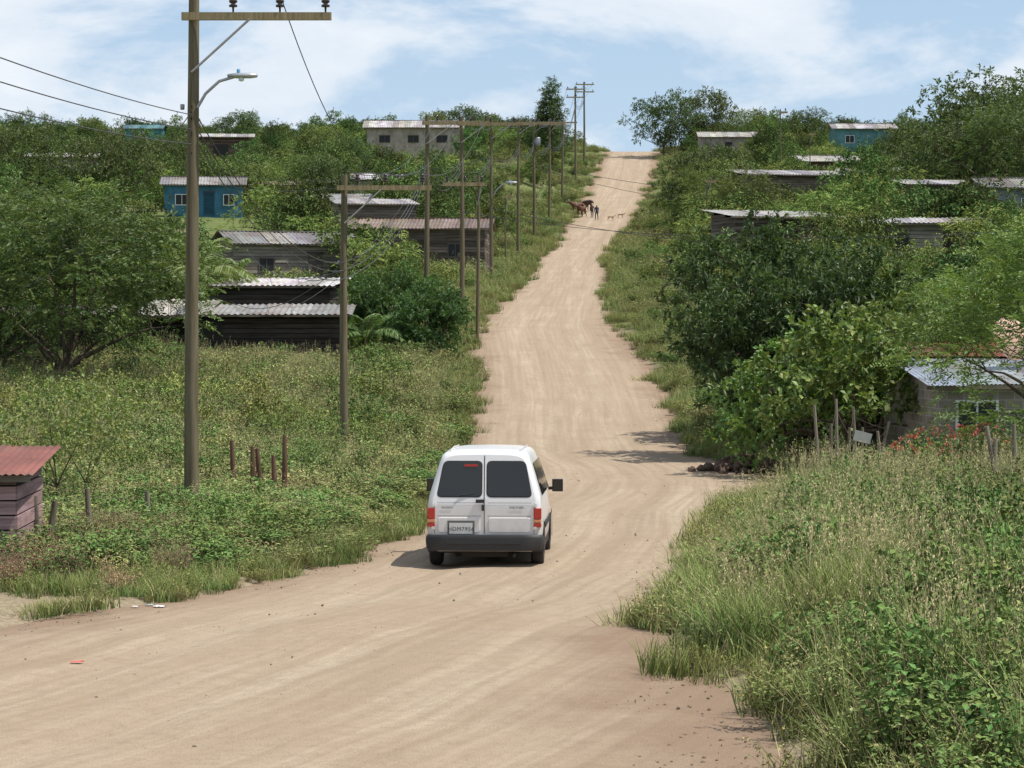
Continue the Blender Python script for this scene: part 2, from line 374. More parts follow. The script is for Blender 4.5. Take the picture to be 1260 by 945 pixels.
def brush(seed,h=.9,col=(.2,.15,.085)):
    r=np.random.default_rng(seed);mb=MB();T=[]
    for q in range(26):
        a=r.uniform(0,6.28);l=r.uniform(.2,.9);e=np.array([math.cos(a)*l*.7,math.sin(a)*l*.7,h*r.uniform(.5,1)])
        mb.tube([(0,0,0),e*.5+r.normal(0,.06,3),e],[.008,.006,.003],3,0,np.array(col)*.7,False);T.append(e)
    T=np.array(T);O=np.repeat(T,10,0)*r.uniform(.35,1.05,(len(T)*10,1))+r.normal(0,.05,(len(T)*10,3));O[:,2]=np.abs(O[:,2])
    sprays(mb,O,r.normal(0,1,O.shape)+np.array([0,0,.6]),4,.12,.06,.014,np.tile(np.array(col),(len(O),1)),r);return mb
VEG=[M_LEAF,M_BARK];WEED=[M_HERB,M_BARK];HILL=[M_HILL,M_BARK]
def patch(seed,items,n,rad):
    r=np.random.default_rng(seed);mb=MB()
    for q in range(n):
        it,lo,hi=items[int(r.integers(len(items)))];a=r.uniform(0,6.28);d=rad*math.sqrt(r.uniform(0,1))
        mb.merge(it,(math.cos(a)*d,math.sin(a)*d,-.03),r.uniform(0,6.28),r.uniform(lo,hi))
    return mb
def protos(cname,mbs,mats=VEG):
    c=bpy.data.collections.new(cname)
    for q,m_ in enumerate(mbs):
        o=bpy.data.objects.new('%s_%02d'%(cname,q),m_.mesh('%s_%02d'%(cname,q),mats) if isinstance(m_,MB) else m_);c.objects.link(o)
    return c
def scatter(name,P,scl,idx,coll,tilt=.12,seed=1):
    r=np.random.default_rng(seed);n=len(P)
    me=bpy.data.meshes.new(name);me.vertices.add(n);me.vertices.foreach_set('co',np.asarray(P,np.float32).ravel())
    a=me.attributes.new('rot','FLOAT_VECTOR','POINT');R=np.stack([r.normal(0,tilt,n),r.normal(0,tilt,n),r.uniform(0,6.28,n)],1)
    a.data.foreach_set('vector',R.astype(np.float32).ravel())
    a=me.attributes.new('scl','FLOAT_VECTOR','POINT');scl=np.asarray(scl,float)
    if scl.ndim==1: scl=np.stack([scl,scl,scl*r.uniform(.85,1.15,n)],1)
    a.data.foreach_set('vector',scl.astype(np.float32).ravel())
    a=me.attributes.new('pick','INT','POINT');a.data.foreach_set('value',np.asarray(idx,np.int32))
    o=bpy.data.objects.new(name,me);link(o)
    ng=bpy.data.node_groups.new(name+'_scatter','GeometryNodeTree')
    ng.interface.new_socket('Geometry',in_out='INPUT',socket_type='NodeSocketGeometry');ng.interface.new_socket('Geometry',in_out='OUTPUT',socket_type='NodeSocketGeometry')
    gi=ng.nodes.new('NodeGroupInput');go=ng.nodes.new('NodeGroupOutput');ip=ng.nodes.new('GeometryNodeInstanceOnPoints')
    ci=ng.nodes.new('GeometryNodeCollectionInfo');ci.inputs['Collection'].default_value=coll;ci.inputs['Separate Children'].default_value=True;ci.inputs['Reset Children'].default_value=True
    def na_(nm,t):
        q=ng.nodes.new('GeometryNodeInputNamedAttribute');q.data_type=t;q.inputs['Name'].default_value=nm;return q.outputs['Attribute']
    er=ng.nodes.new('FunctionNodeEulerToRotation')
    L=ng.links.new
    L(gi.outputs[0],ip.inputs['Points']);L(ci.outputs[0],ip.inputs['Instance']);ip.inputs['Pick Instance'].default_value=True
    L(na_('pick','INT'),ip.inputs['Instance Index']);L(na_('rot','FLOAT_VECTOR'),er.inputs[0]);L(er.outputs[0],ip.inputs['Rotation'])
    L(na_('scl','FLOAT_VECTOR'),ip.inputs['Scale']);L(ip.outputs[0],go.inputs[0])
    md=o.modifiers.new('scatter','NODES');md.node_group=ng;return o

# ------------------------------------------------------------------ houses
EXC=[]
def corr(mb,o,u,v,Lu,Lv,pitch,amp,col,seed=0,m=0,sheet=.85):
    r=np.random.default_rng(seed);o=np.array(o,float);u=nrm(np.array(u,float));v=nrm(np.array(v,float));n=np.cross(u,v);n=n/np.linalg.norm(n)
    ns=max(1,int(round(Lu/sheet)))
    for q in range(ns):
        w=Lu/ns;k=max(4,int(w/pitch*4));tt=np.linspace(0,w+.04,k+1);base=q*w
        dz=amp*np.sin((base+tt)/pitch*2*math.pi)
        e0=r.normal(0,.06);e1=Lv+r.normal(0,.1);lf=r.normal(0,.015)
        A=o+u*(base+tt)[:,None]+v*e0+n*(dz+.006*(q%2)+.004)[:,None];B=o+u*(base+tt)[:,None]+v*e1+n*(dz+.006*(q%2)+.004+abs(lf))[:,None]
        c=np.array(col)*r.uniform(.55,1.2)*np.array([1,r.uniform(.92,1.02),r.uniform(.84,1.04)])
        mb.add(np.concatenate([A,B]),[[a,a+1,a+k+2,a+k+1] for a in range(k)],m,c,False)
def house(name,bear,D,w,d,h,rot=0,wall='wood',wcol=(.14,.12,.1),roof='gable',rise=.6,rcol=(.45,.46,.47),over=.35,ops=(),dz=0,near=False,seed=1):
    r=np.random.default_rng(seed);x=bear/1000*D;y=D
    z=gz(x,y)+dz
    E=empty(name,(x,y,z),rot)
    EXC.append((bear,w/2/D*1000,D,w/2,d/2))
    b=MB();hw=w/2;hd=d/2
    fl=-1.2
    def wallrow(x0,y0,x1,y1,nx_,ny_,top0,top1):
        L_=math.hypot(x1-x0,y1-y0);ang=math.atan2(y1-y0,x1-x0);R_=Matrix.Rotation(ang,3,'Z')
        mx=(x0+x1)/2;my=(y0+y1)/2
        if wall=='wood':
            zz=fl
            while zz<max(top0,top1)-.02:
                hh=min(.19,max(top0,top1)-zz)
                lo=0;hi=1
                if zz+hh>min(top0,top1)+.001 and top0!=top1:
                    f=(zz+hh-min(top0,top1))/abs(top1-top0)
                    if top1>top0: lo=f
                    else: hi=1-f
                if hi-lo>.03:
                    cx=x0+(x1-x0)*(lo+hi)/2;cy=y0+(y1-y0)*(lo+hi)/2
                    o=r.normal(0,.006);cc=np.array(wcol)*r.uniform(.6,1.35)
                    b.box((cx+nx_*o,cy+ny_*o,zz+hh/2),(L_*(hi-lo),.03,hh-.012),0,cc,R_)
                zz+=.2
            b.box((mx-nx_*.04,my-ny_*.04,(fl+min(top0,top1))/2),(L_-.1,.03,min(top0,top1)-fl-.02),0,(.02,.018,.015),R_)
        else:
            b.add([(x0,y0,fl),(x1,y1,fl),(x1,y1,top1),(x0,y0,top0)],[[0,1,2,3]],0,wcol)
    if roof in('shed','shedf'):
        tf,tb=(h+rise,h) if roof=='shed' else (h,h+rise)
        wallrow(-hw,-hd,hw,-hd,0,-1,tf,tf);wallrow(hw,-hd,hw,hd,1,0,tf,tb);wallrow(hw,hd,-hw,hd,0,1,tb,tb);wallrow(-hw,hd,-hw,-hd,-1,0,tb,tf)
    else:
        wallrow(-hw,-hd,hw,-hd,0,-1,h,h);wallrow(hw,hd,-hw,hd,0,1,h,h)
        for sx in (-1,1):
            wallrow(sx*hw,-hd,sx*hw,0,sx,0,h,h+rise);wallrow(sx*hw,0,sx*hw,hd,sx,0,h+rise,h)
    wm={'wood':M_WOOD,'plaster':M_PAINT,'block':M_BLOCK}[wall]
    b.obj('walls',[wm],E)
    b=MB();pi=.1 if near else .25;am=.012 if near else .03
    if roof in('shed','shedf'):
        sg=-1 if roof=='shed' else 1
        sl=rise/d*sg
        o=(-hw-over,-hd-over,(h+rise if roof=='shed' else h)-sl*over+.05)
        corr(b,o,(1,0,0),(0,1,sl),w+2*over,math.hypot(d+2*over,(d+2*over)*sl),pi,am,rcol,seed)
        b.box((0,-hd-over+.03,o[2]-.05),(w+2*over,.04,.09),1,(.2,.17,.13))
    else:
        sl=rise/hd
        corr(b,(-hw-over,-hd-over,h-sl*over+.05),(1,0,0),(0,1,sl),w+2*over,math.hypot(hd+over,(hd+over)*sl),pi,am,rcol,seed)
        corr(b,(hw+over,hd+over,h-sl*over+.05),(-1,0,0),(0,-1,sl),w+2*over,math.hypot(hd+over,(hd+over)*sl),pi,am,rcol,seed+1)
        b.box((0,0,h+rise+.1),(w+2*over+.02,.3,.03),0,np.array(rcol)*.9)
        b.box((0,-hd-over+.03,h-sl*over),(w+2*over,.04,.09),1,(.2,.17,.13))
    b.obj('roof',[M_TIN,M_WOOD],E)
    for q,(kind,face,cx,zb,ow,oh) in enumerate(ops):
        b=MB()
        if face=='f': c=(cx,-hd-.03);R_=None
        elif face=='r': c=(hw+.03,cx);R_=Matrix.Rotation(math.pi/2,3,'Z')
        else: c=(-hw-.03,cx);R_=Matrix.Rotation(-math.pi/2,3,'Z')
        if kind=='door':
            b.box((c[0],c[1],zb+oh/2),(ow,.04,oh),0,np.array(wcol)*.5,R_)
            b.box((c[0],c[1],zb+oh+.04),(ow+.16,.07,.08),0,(.12,.1,.08),R_)
            b.obj('door',[M_WOOD],E)
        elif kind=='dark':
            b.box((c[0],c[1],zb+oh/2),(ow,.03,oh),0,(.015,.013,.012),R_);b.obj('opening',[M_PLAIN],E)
        else:
            fc=(.75,.75,.73) if kind=='window' else (.12,.1,.08)
            b.box((c[0],c[1],zb+oh/2),(ow,.03,oh),0,(.018,.02,.022),R_)
            R3=np.array(R_) if R_ is not None else np.eye(3)
            for dx,a_,b_ in ((-ow/2,.06,oh+.06),(ow/2,.06,oh+.06),(0,.045,oh-.06)):
                p=R3@np.array([dx,-.012,0]);b.box((c[0]+p[0],c[1]+p[1],zb+oh/2),(a_,.06,b_),0,fc,R_)
            for dzz in (-oh/2,oh/2):
                p=R3@np.array([0,-.018,0]);b.box((c[0]+p[0],c[1]+p[1],zb+oh/2+dzz),(ow-.06,.06,.06),0,fc,R_)
            b.obj('window',[M_PLAIN],E)
    return E
TIN=(.38,.38,.38);LT=(.58,.58,.58);OLD=(.25,.22,.2);RST=(.28,.22,.18)
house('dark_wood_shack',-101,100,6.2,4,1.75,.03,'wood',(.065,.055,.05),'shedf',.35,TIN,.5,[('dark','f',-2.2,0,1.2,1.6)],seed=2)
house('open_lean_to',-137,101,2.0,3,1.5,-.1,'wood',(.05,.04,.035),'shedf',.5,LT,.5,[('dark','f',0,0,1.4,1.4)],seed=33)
house('tin_roof_shed',-96,107,5.4,4,2.35,-.12,'wood',(.08,.07,.06),'shedf',.35,LT,.3,seed=3)
house('grey_plank_house',-93,148,7.6,5,2.6,.35,'wood',(.31,.28,.25),'gable',.7,TIN,.35,[('door','f',1.2,0,.9,2),('shutter','f',-1.8,.9,.9,.8),('shutter','r',0,.9,.8,.8)],seed=4)
house('brown_timber_house',-37,170,9.2,6,2.9,-.06,'wood',(.2,.165,.14),'gable',.7,RST,.5,[('shutter','f',-2.5,.9,1,.9),('door','f',0,0,.9,2),('shutter','f',2.6,.9,1,.9)],seed=5)
house('timber_outbuilding',-57,190,6,5,2.8,.2,'wood',(.2,.17,.14),'shedf',.6,LT,.3,seed=6)
house('blue_house',-126,212,6.6,5,2.7,.08,'plaster',(.06,.19,.29),'gable',.7,TIN,.4,[('window','f',-1.8,.9,1.1,.9),('door','f',.5,0,.9,2),('window','f',2.2,.9,.9,.9)],seed=7)
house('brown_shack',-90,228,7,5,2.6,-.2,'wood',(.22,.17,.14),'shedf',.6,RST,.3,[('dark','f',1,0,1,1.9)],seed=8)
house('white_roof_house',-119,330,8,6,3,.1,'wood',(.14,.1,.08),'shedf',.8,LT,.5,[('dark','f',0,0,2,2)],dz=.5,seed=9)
house('long_school_building',-40,345,13,7,3.2,0,'plaster',(.42,.37,.31),'gable',1.1,LT,.6,[('shutter','f',-4,1,1.5,1),('shutter','f',0,1,1.5,1),('shutter','f',4,1,1.5,1)],dz=.7,seed=10)
house('teal_cottage',-150,375,5.5,5,2.8,0,'plaster',(.07,.24,.29),'gable',.7,(.1,.28,.34),.4,[('window','f',0,1,1,1)],dz=.5,seed=11)
house('small_tin_house',-57,250,6,4,2.6,.1,'plaster',(.32,.3,.27),'gable',.6,LT,.4,[('shutter','f',0,1,1,.9)],seed=12)
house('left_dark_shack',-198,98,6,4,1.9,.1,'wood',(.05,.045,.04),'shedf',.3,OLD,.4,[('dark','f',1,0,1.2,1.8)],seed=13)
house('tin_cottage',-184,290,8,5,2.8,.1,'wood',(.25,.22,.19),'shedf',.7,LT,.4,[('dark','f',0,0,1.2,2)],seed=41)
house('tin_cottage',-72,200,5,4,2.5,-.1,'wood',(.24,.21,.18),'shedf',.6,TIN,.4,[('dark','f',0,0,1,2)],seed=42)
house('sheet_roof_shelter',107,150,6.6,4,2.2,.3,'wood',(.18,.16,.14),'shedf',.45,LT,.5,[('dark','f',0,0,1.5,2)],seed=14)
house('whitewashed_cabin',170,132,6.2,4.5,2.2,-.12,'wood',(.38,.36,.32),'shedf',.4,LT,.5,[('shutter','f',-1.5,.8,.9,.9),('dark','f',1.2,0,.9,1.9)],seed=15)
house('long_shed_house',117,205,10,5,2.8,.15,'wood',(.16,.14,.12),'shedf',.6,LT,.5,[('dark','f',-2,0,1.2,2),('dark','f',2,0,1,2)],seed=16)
house('hillside_hut',146,225,5.5,4,2.8,-.2,'wood',(.22,.15,.11),'shedf',.6,LT,.4,[('dark','f',0,0,1,2)],seed=17)
house('blue_grey_house',207,172,6,5,2.6,.1,'plaster',(.2,.24,.28),'gable',.7,TIN,.4,[('window','f',0,.9,1,.9)],seed=18)
house('tin_cottage',176,178,6,4.5,2.6,.1,'wood',(.2,.17,.14),'shedf',.5,LT,.4,[('dark','f',0,0,1,2)],seed=43)
house('teal_roof_house',143,335,8,6,3,0,'plaster',(.12,.27,.3),'gable',.8,LT,.5,[('window','f',-2,1,1.2,1)],dz=.9,seed=19)
house('white_roof_cottage',88,350,8,5,2.8,0,'plaster',(.34,.3,.27),'gable',.8,LT,.4,[('dark','f',0,0,1,2)],dz=.2,seed=20)
house('timber_hill_house',127,270,7,5,2.9,.1,'wood',(.18,.14,.11),'gable',.7,LT,.4,[('dark','f',0,0,1,2)],seed=21)
H=house('concrete_block_house',216,60,6.4,6,2.15,.06,'block',(1,1,1),'shedf',.75,(.42,.50,.58),.35,[('window','f',-2.3,.65,.95,1.12)],dz=.0,near=True,seed=22)
b=MB();corr(b,(-2.9,1.0,2.77),(1,0,0),(0,1,.13),6.3,2.6,.1,.012,(.30,.085,.05),5);b.obj('rusty_upper_roof',[M_TIN],H)
house('pink_board_shack',-237,34,2.6,2.4,1.12,.05,'wood',(.42,.28,.29),'shedf',.2,(.3,.1,.08),.22,[],near=True,seed=23)
b=MB();b.lathe([(.0,0),(.2,.02),(.4,.08),(.55,.16),(.56,.165)],axis='y',k=28,col=(.6,.38,.28));b.tube([(0,.0,0),(0,.2,-.3),(0,.25,-1.2)],.03,6,0,(.3,.3,.3));b.tube([(0,0,-.5),(0,-.45,-.1)],.015,5,0,(.3,.3,.3));b.box((0,-.45,-.08),(.08,.12,.08),0,(.5,.5,.5))
o=b.obj('satellite_dish',[M_PLAIN]);o.location=(12.2,59.0,gz(12.4,60)+3.3);o.rotation_euler=(-.35,0,.5)

# ------------------------------------------------------------------ utility poles
ARM=(.36,.29,.17)
def pole(bear,D,top,arm=(-.2,2.3),ins=(.9,1.6,2.2),za=.35,r0=.15,trans=False,two=False,name='utility_pole'):
    x=bear/1000*D;y=D;zg=gz(x,y);h=top-zg
    b=MB();tt=np.linspace(0,1,8);cc=(.18,.155,.10)
    pts_=np.stack([.04*np.sin(tt*3+D),0*tt,-.6+(h+.6)*tt],1)
    b.tube(pts_,r0*(1-.35*tt),12,0,cc)
    out=[];th=.13 if D<100 else .17
    for lvl in ([za] if not two else [za,za+1.1]):
        az=h-lvl;c0,c1=arm
        b.box(((c0+c1)/2,-r0*.75-.06,az),(c1-c0,.1,th),0,ARM)
        for q in ins:
            b.lathe([(.015,0),(.02,.1),(.07,.1),(.075,.13),(.03,.15),(.07,.18),(.075,.21),(.03,.23),(.05,.26),(.045,.3),(0,.32)],(q,-r0*.75-.06,az+.06),'z',12,1,(.035,.02,.018))
            out.append((x+q,y-r0*.75-.06,zg+az+.38))
        b.tube([(0,-r0,az-.95),((c1)*.42,-r0*.75-.1,az-.05)],.022,6,2,(.45,.45,.44))
        b.tube([(0,-r0,az+.03),(0,r0*1.1,az+.03)],.015,6,2,(.4,.4,.4))
    if trans:
        b.lathe([(0,0),(.24,0),(.26,.05),(.26,.75),(.22,.82),(0,.85)],(.38,-.1,h-2.6),'z',16,2,(.33,.34,.35))
        b.box((.15,-.05,h-2.2),(.3,.08,.5),2,(.3,.3,.3))
    b.lathe([(.0,.0),(.035,.0),(.04,.09),(0,.1)],(-r0-.04,0,h-2.4),'z',8,1,(.3,.3,.3))
    b.obj(name,[M_POLE,M_CER,M_METAL],None,(x,y,zg))
    return out,(x,y-r0-.02,zg+h-2.35)
PL=[(-130.7,42,9.6,(-.16,2.4),(.72,1.52,2.3),.82,.135),(-68.5,66,7.55,(-.2,2.35),(.35,1.1,2.1),.35,.125),(-35,112,13.1,(-.2,2.9),(.5,1.5,2.7),.35,.14),(-20.7,126,14.2,(-.2,2.9),(.5,1.5,2.7),.35,.14),
(-8.3,160,17,(-.2,3),(.5,1.5,2.7),.35,.14),(2.7,205,20.8,(-.2,3),(.5,1.5,2.7),.35,.15),(9,240,23.7,(-.2,3),(.5,1.5,2.7),.35,.16),(15.3,270,26,(-1.2,1.8),(-1,.3,1.6),.35,.16),
(20.7,300,28.7,(-1.2,1.8),(-1,.3,1.6),.35,.16),(26,335,36.2,(-1.3,1.3),(-1.1,.1,1.2),.4,.17),(29.5,365,39.8,(-1.3,1.5),(-1.1,.1,1.3),.4,.17)]
tops=[];lows=[]
for q,p in enumerate(PL):
    o_,l_=pole(p[0],p[1],p[2],p[3],p[4],p[5],p[6],trans=(q==6),two=(q>=9));tops.append(o_[:3]);lows.append(l_)
pole(-14,112,10.3,(-1.6,.4),(-1.4,-.6,.2),.35,.09)
for bb,DD,tp in ((110,215,22.5),(80,165,13.5),(122,265,24.5),(-2.5,185,13.5)):
    pole(bb,DD,tp,(-.1,.6),(.4,),.3,.07)
b=MB()
def wire(a,c,sag,r=.01,n=18):
    a=np.array(a);c=np.array(c);t_=np.linspace(0,1,n)[:,None];p=a+(c-a)*t_;p[:,2]-=(4*sag*t_*(1-t_))[:,0];b.tube(p,r,4,0,(.06,.06,.065),False)
for q in range(len(tops)-1):
    for w_,(a,c) in enumerate(zip(tops[q],tops[q+1])):
        if q==0 and w_!=1: continue
        wire(a,c,.9 if q<2 else .7,.01+.0015*q)
    for k_ in (0,-.22,-.45):
        a=np.array(lows[q])+[0,0,k_];c=np.array(lows[q+1])+[0,0,k_];wire(a,c,.8,.012+.0016*q)
L0=np.array(lows[0])
for k_,zz in ((.1,6.15),(-.15,5.85),(-.4,5.5)): wire(L0+[0,0,k_-.25],(-6.2,18,zz+.3),.15,.008)
for z_,s_ in ((-.2,1.2),(-.5,1.5),(-.8,1.9)): wire(np.array(lows[0])+[0,0,z_],(-13.5,100,4.6),s_,.011)
wire(np.array(lows[4])+[0,0,-3.5],(34,118,8.2),1.8,.018)
wire(np.array(lows[3])+[0,0,-2.5],(24,75,7.2),1.2,.013)
wire(np.array(lows[6])+[0,0,-2],(52,200,17.0),3,.022);wire(np.array(lows[6])+[0,0,-2.4],(50,205,14.5),3,.02)
for q,(tx,ty,tz) in enumerate(((-14,148,8.0),(-6,168,9.5),(-11,190,12),(-24,212,16.5),(-20,235,17),(-16,146,8.2),(-26,212,16))):
    wire(np.array(lows[1+q%5])+[0,0,-.2],(tx,ty,tz),.9,.014)
wire(lows[1],(-12,104,4.5),.7,.012);wire(np.array(lows[0])+[0,0,-.1],(-20,95,5.0),1.0,.01);wire(np.array(lows[2])+[0,0,-.1],(-9,102,4.3),.8,.012)
b.obj('overhead_wires',[M_PLAIN])
def lamp(x,y,z,sc=1,name='street_lamp'):
    b=MB();b.tube([(.1,-.1,-.55),(.25,-.12,-.3),(.5,-.15,-.08),(.78,-.16,0)],.028,8,0,(.4,.42,.44))
    b.lathe([(0,-.28),(.05,-.26),(.085,-.1),(.085,.15),(.06,.26),(0,.28)],(0,0,0),'x',12,0,(.5,.53,.56))
    for v in b.v[-1:]: v*=[1,1,.6];v+=[.92,-.16,.02]
    b.lathe([(0,-.05),(.05,-.03),(.05,.02),(0,.03)],(.9,-.16,-.04),'z',10,1,(.75,.77,.75))
    b.lathe([(0.03,0),(.035,.07),(0,.09)],(.85,-.16,.06),'z',8,1,(.12,.3,.5))
    o=b.obj(name,[M_METAL,M_PLAIN],None,(x,y,z));o.scale=(sc,)*3
lamp(-130.7*.042,42,7.75,.95)
lamp(-8.3*.16,160,12.8,1.4)

# ------------------------------------------------------------------ named trees
TM={}
def tmesh(key,**k):
    if key not in TM: TM[key]=tree_mb(**k).mesh(key,VEG)
    return TM[key]
def tree(name,mesh,bear,D,s=1,rz=0,dz=0,sz=None):
    x=bear/1000*D;o=bpy.data.objects.new(name,mesh);link(o);o.location=(x,D,gz(x,D)+dz-.05);o.rotation_euler[2]=rz
    o.scale=(s,s,sz or s);return o
aca=tmesh('acacia_a',seed=11,H=7,R=4.0,base=.12,nc=115,lpc=260,cr=.95,ll=.17,lw=.06,col=(.055,.09,.024),flat=.5,pin=True,k=12,sl=.4,limbs=9,tr=.14)
aca2=tmesh('acacia_b',seed=12,H=6,R=3.8,base=.18,nc=70,lpc=240,cr=1.0,ll=.18,lw=.065,col=(.065,.11,.027),flat=.45,shape='umbrella',pin=True,k=12,sl=.45,limbs=8,tr=.13)
mango=tmesh('mango_a',seed=21,H=6.3,R=3.3,base=.04,nc=135,lpc=240,cr=.8,ll=.24,lw=.08,col=(.033,.062,.019),flat=.8,k=9,sl=.12,limbs=8,tr=.2)
mango2=tmesh('mango_b',seed=22,H=4,R=2.2,base=.06,nc=60,lpc=200,cr=.65,ll=.24,lw=.08,col=(.042,.084,.021),flat=.8,k=9,sl=.12,limbs=6,tr=.13)
fig=tmesh('broadleaf',seed=23,H=4.4,R=2.8,base=.3,nc=60,lpc=120,cr=.65,ll=.2,lw=.12,col=(.072,.13,.03),flat=.55,k=7,sl=.2,limbs=8,tr=.08,shape='umbrella',stems=3)
feath=tmesh('feathery',seed=24,H=5.4,R=3.3,base=.35,nc=95,lpc=280,cr=.62,ll=.12,lw=.042,col=(.068,.12,.027),flat=.4,k=14,sl=.45,pin=True,limbs=9,tr=.08,shape='umbrella')
con=tmesh('conical',seed=25,H=10.5,R=2.8,base=.1,nc=110,lpc=160,cr=.8,ll=.28,lw=.09,col=(.04,.075,.02),flat=1.0,shape='cone',limbs=10,tr=.2)
rnd=tmesh('round_tree',seed=26,H=6.5,R=4,base=.2,nc=75,lpc=150,cr=1.05,ll=.28,lw=.11,col=(.04,.07,.021),flat=.65,limbs=7,tr=.15)
rnd2=tmesh('round_tree_b',seed=36,H=5.5,R=3.4,base=.15,nc=60,lpc=140,cr=.95,ll=.26,lw=.1,col=(.07,.115,.03),flat=.7,limbs=7,tr=.13)
small=tmesh('small_tree',seed=27,H=3,R=1.2,base=.25,nc=28,lpc=80,cr=.38,ll=.085,lw=.05,col=(.11,.16,.045),flat=.8,limbs=6,tr=.025,k=6)
tree('acacia_tree',aca,-183,86,1.1,.5)
tree('acacia_tree',aca,-210,90,1.05,2.4)
tree('acacia_tree',aca,-160,120,.75,2)
tree('acacia_tree',aca2,-205,130,1.1,2)
tree('mango_tree',mango,116,70,.93,.4,0,1.0)
tree('mango_tree',mango2,108,77,1.3,1.2)
tree('mango_tree',mango2,146,71,1.2,2.2)
tree('mango_tree',mango2,130,74,1.2,4.2)
tree('fig_tree',fig,143,61,1.0,.3)
tree('fig_tree',fig,120,63.5,.85,2.3)
tree('mesquite_tree',feath,221,47,.97,1.0,0,1.02)
tree('mesquite_tree',feath,206,67,1.1,3.0)
tree('mesquite_tree',feath,178,78,.95,2.0,0,.8)
tree('mango_tree',mango2,-33,101,.8,0)
tree('mango_tree',mango2,-54,104,.85,2)
tree('mango_tree',mango2,-43,110,.85,4)
tree('cypress_tree',con,15.5,345,1.15,0,0)
tree('rain_tree',rnd,62,385,1.25,0,0,1.5)
tree('rain_tree',rnd,80,392,1.25,2,0,1.4)
tree('rain_tree',rnd2,97,372,1.1,4)
tree('rain_tree',rnd,120,370,.9,1)
tree('rain_tree',rnd,168,250,1.15,3)
tree('rain_tree',rnd,192,210,1.6,5)
tree('acacia_tree',aca,206,190,1.35,1)
tree('rain_tree',rnd,212,232,1.8,2)
tree('rain_tree',rnd,186,196,1.1,0)
tree('acacia_tree',aca2,82,205,1.0,3);tree('acacia_tree',aca,95,180,.7,1);tree('rain_tree',rnd,78,235,1.05,1);tree('rain_tree',rnd2,88,218,1.0,4)
tree('rain_tree',rnd2,-104,215,.9,2);tree('acacia_tree',aca2,-86,238,1.1,2);tree('rain_tree',rnd,-76,218,.8,5)
tree('rain_tree',rnd2,-78,300,1.1,1);tree('rain_tree',rnd,-112,372,.9,2);tree('rain_tree',rnd2,-174,380,.9,4)
tree('rain_tree',rnd2,-34,385,1.0,4);tree('rain_tree',rnd,-20,395,.9,2);tree('rain_tree',rnd2,-6,390,.9,0)
tree('rain_tree',rnd,-166,225,1.1,1);tree('rain_tree',rnd2,-108,245,1.0,3);tree('rain_tree',rnd,-140,262,1.0,0);tree('rain_tree',rnd,-200,250,1.2,2);tree('rain_tree',rnd,-68,290,.8,2);tree('acacia_tree',aca2,-30,225,.8,1);tree('rain_tree',rnd2,-12,275,.8,1)
tree('sapling',small,-187,40.5,.95,.5);tree('sapling',small,-175,43,.8,2);tree('sapling',small,-78,52,.6,2)
tree('sapling',small,-95,60,.7,1)
def palm_mb(seed,H=3.2,L=2.4,n=16):
    r=np.random.default_rng(seed);mb=MB();mb.tube([(0,0,-.2),(.05,0,H*.25),(0,.05,H*.42)],[.16,.12,.1],8,1,(.2,.15,.1))
    for q in range(n):
        a=q/n*6.28+r.normal(0,.2);el=r.uniform(.5,1.35);u=np.array([math.cos(a),math.sin(a),0])
        t_=np.linspace(0,1,10);p=np.array([0,0,H*.42])+u*(t_*L*math.cos(el*.8))[:,None];p[:,2]+=t_*L*math.sin(el)-t_**2.2*L*.55*(1.4-el*.5)
        mb.tube(p,np.linspace(.025,.005,10),4,0,(.12,.14,.05),False)
        tt=np.linspace(.15,1,26);P=np.stack([np.interp(tt,t_,p[:,k]) for k in range(3)],1)
        T=nrm(np.gradient(P,axis=0));s=nrm(np.cross(T,[0,0,1.]))
        for sg in (-1,1):
            d=T*.5+s*sg-np.array([0,0,.35]);leaves(mb,P,d,np.full(26,.6)*np.sin(np.clip(tt*1.1,0,1)*3.0)**.5+.1,np.full(26,.06),np.tile(np.array([.1,.15,.045]),(26,1))*r.uniform(.8,1.2,(26,1)),r)
    return mb
pm=palm_mb(3).mesh('palm',VEG)
tree('coconut_palm',pm,-131,106,1.5,0,0,1.7);tree('coconut_palm',pm,-121,116,1.2,2);tree('coconut_palm',pm,-60,100,.8,1)

# ------------------------------------------------------------------ masses
R=np.random.default_rng(77)
def clearmask(x,y,front=40,pad=3):
    ok=np.ones(len(x),bool);be=x/y*1000
    for (bb,hb,D,hw,hd) in EXC:
        ok&=~((np.abs(be-bb)<hb+pad)&(y>D-front)&(y<D+hd+1.5))
    return ok
def foot(x,y):
    ok=np.ones(len(x),bool)
    for (bb,hb,D,hw,hd) in EXC:
        cx=bb/1000*D;ok&=~((np.abs(x-cx)<hw+.3)&(np.abs(y-D)<hd+.4))
    return ok
def pts(n,y0,y1,b0,b1,smin,smax=1e9,side=None,clear=0,pad=3,pw=1.0,seed=0):
    r=np.random.default_rng(seed)
    y=y0+(y1-y0)*r.uniform(0,1,n)**pw;be=r.uniform(b0,b1,n);x=be/1000*y
    s=sdist(x,y)+.25*nz(x,y,1.6);ok=(s>smin)&(s<smax)&foot(x,y)
    if side: ok&=((x-(xl(y)+xr(y))/2)*side>0)
    if clear: ok&=clearmask(x,y,clear,pad)
    x=x[ok];y=y[ok];return np.stack([x,y,ground(x,y)],1),s[ok]
T1,T2,T3,T4=tallgrass(1,1.0,.4),tallgrass(2,1.15,.75),tallgrass(3,.9,.1),tallgrass(4,1.2,.45)
S1,S2,S3=shortgrass(1),shortgrass(2,.3,(.18,.19,.06)),shortgrass(3,.45,(.12,.18,.045))
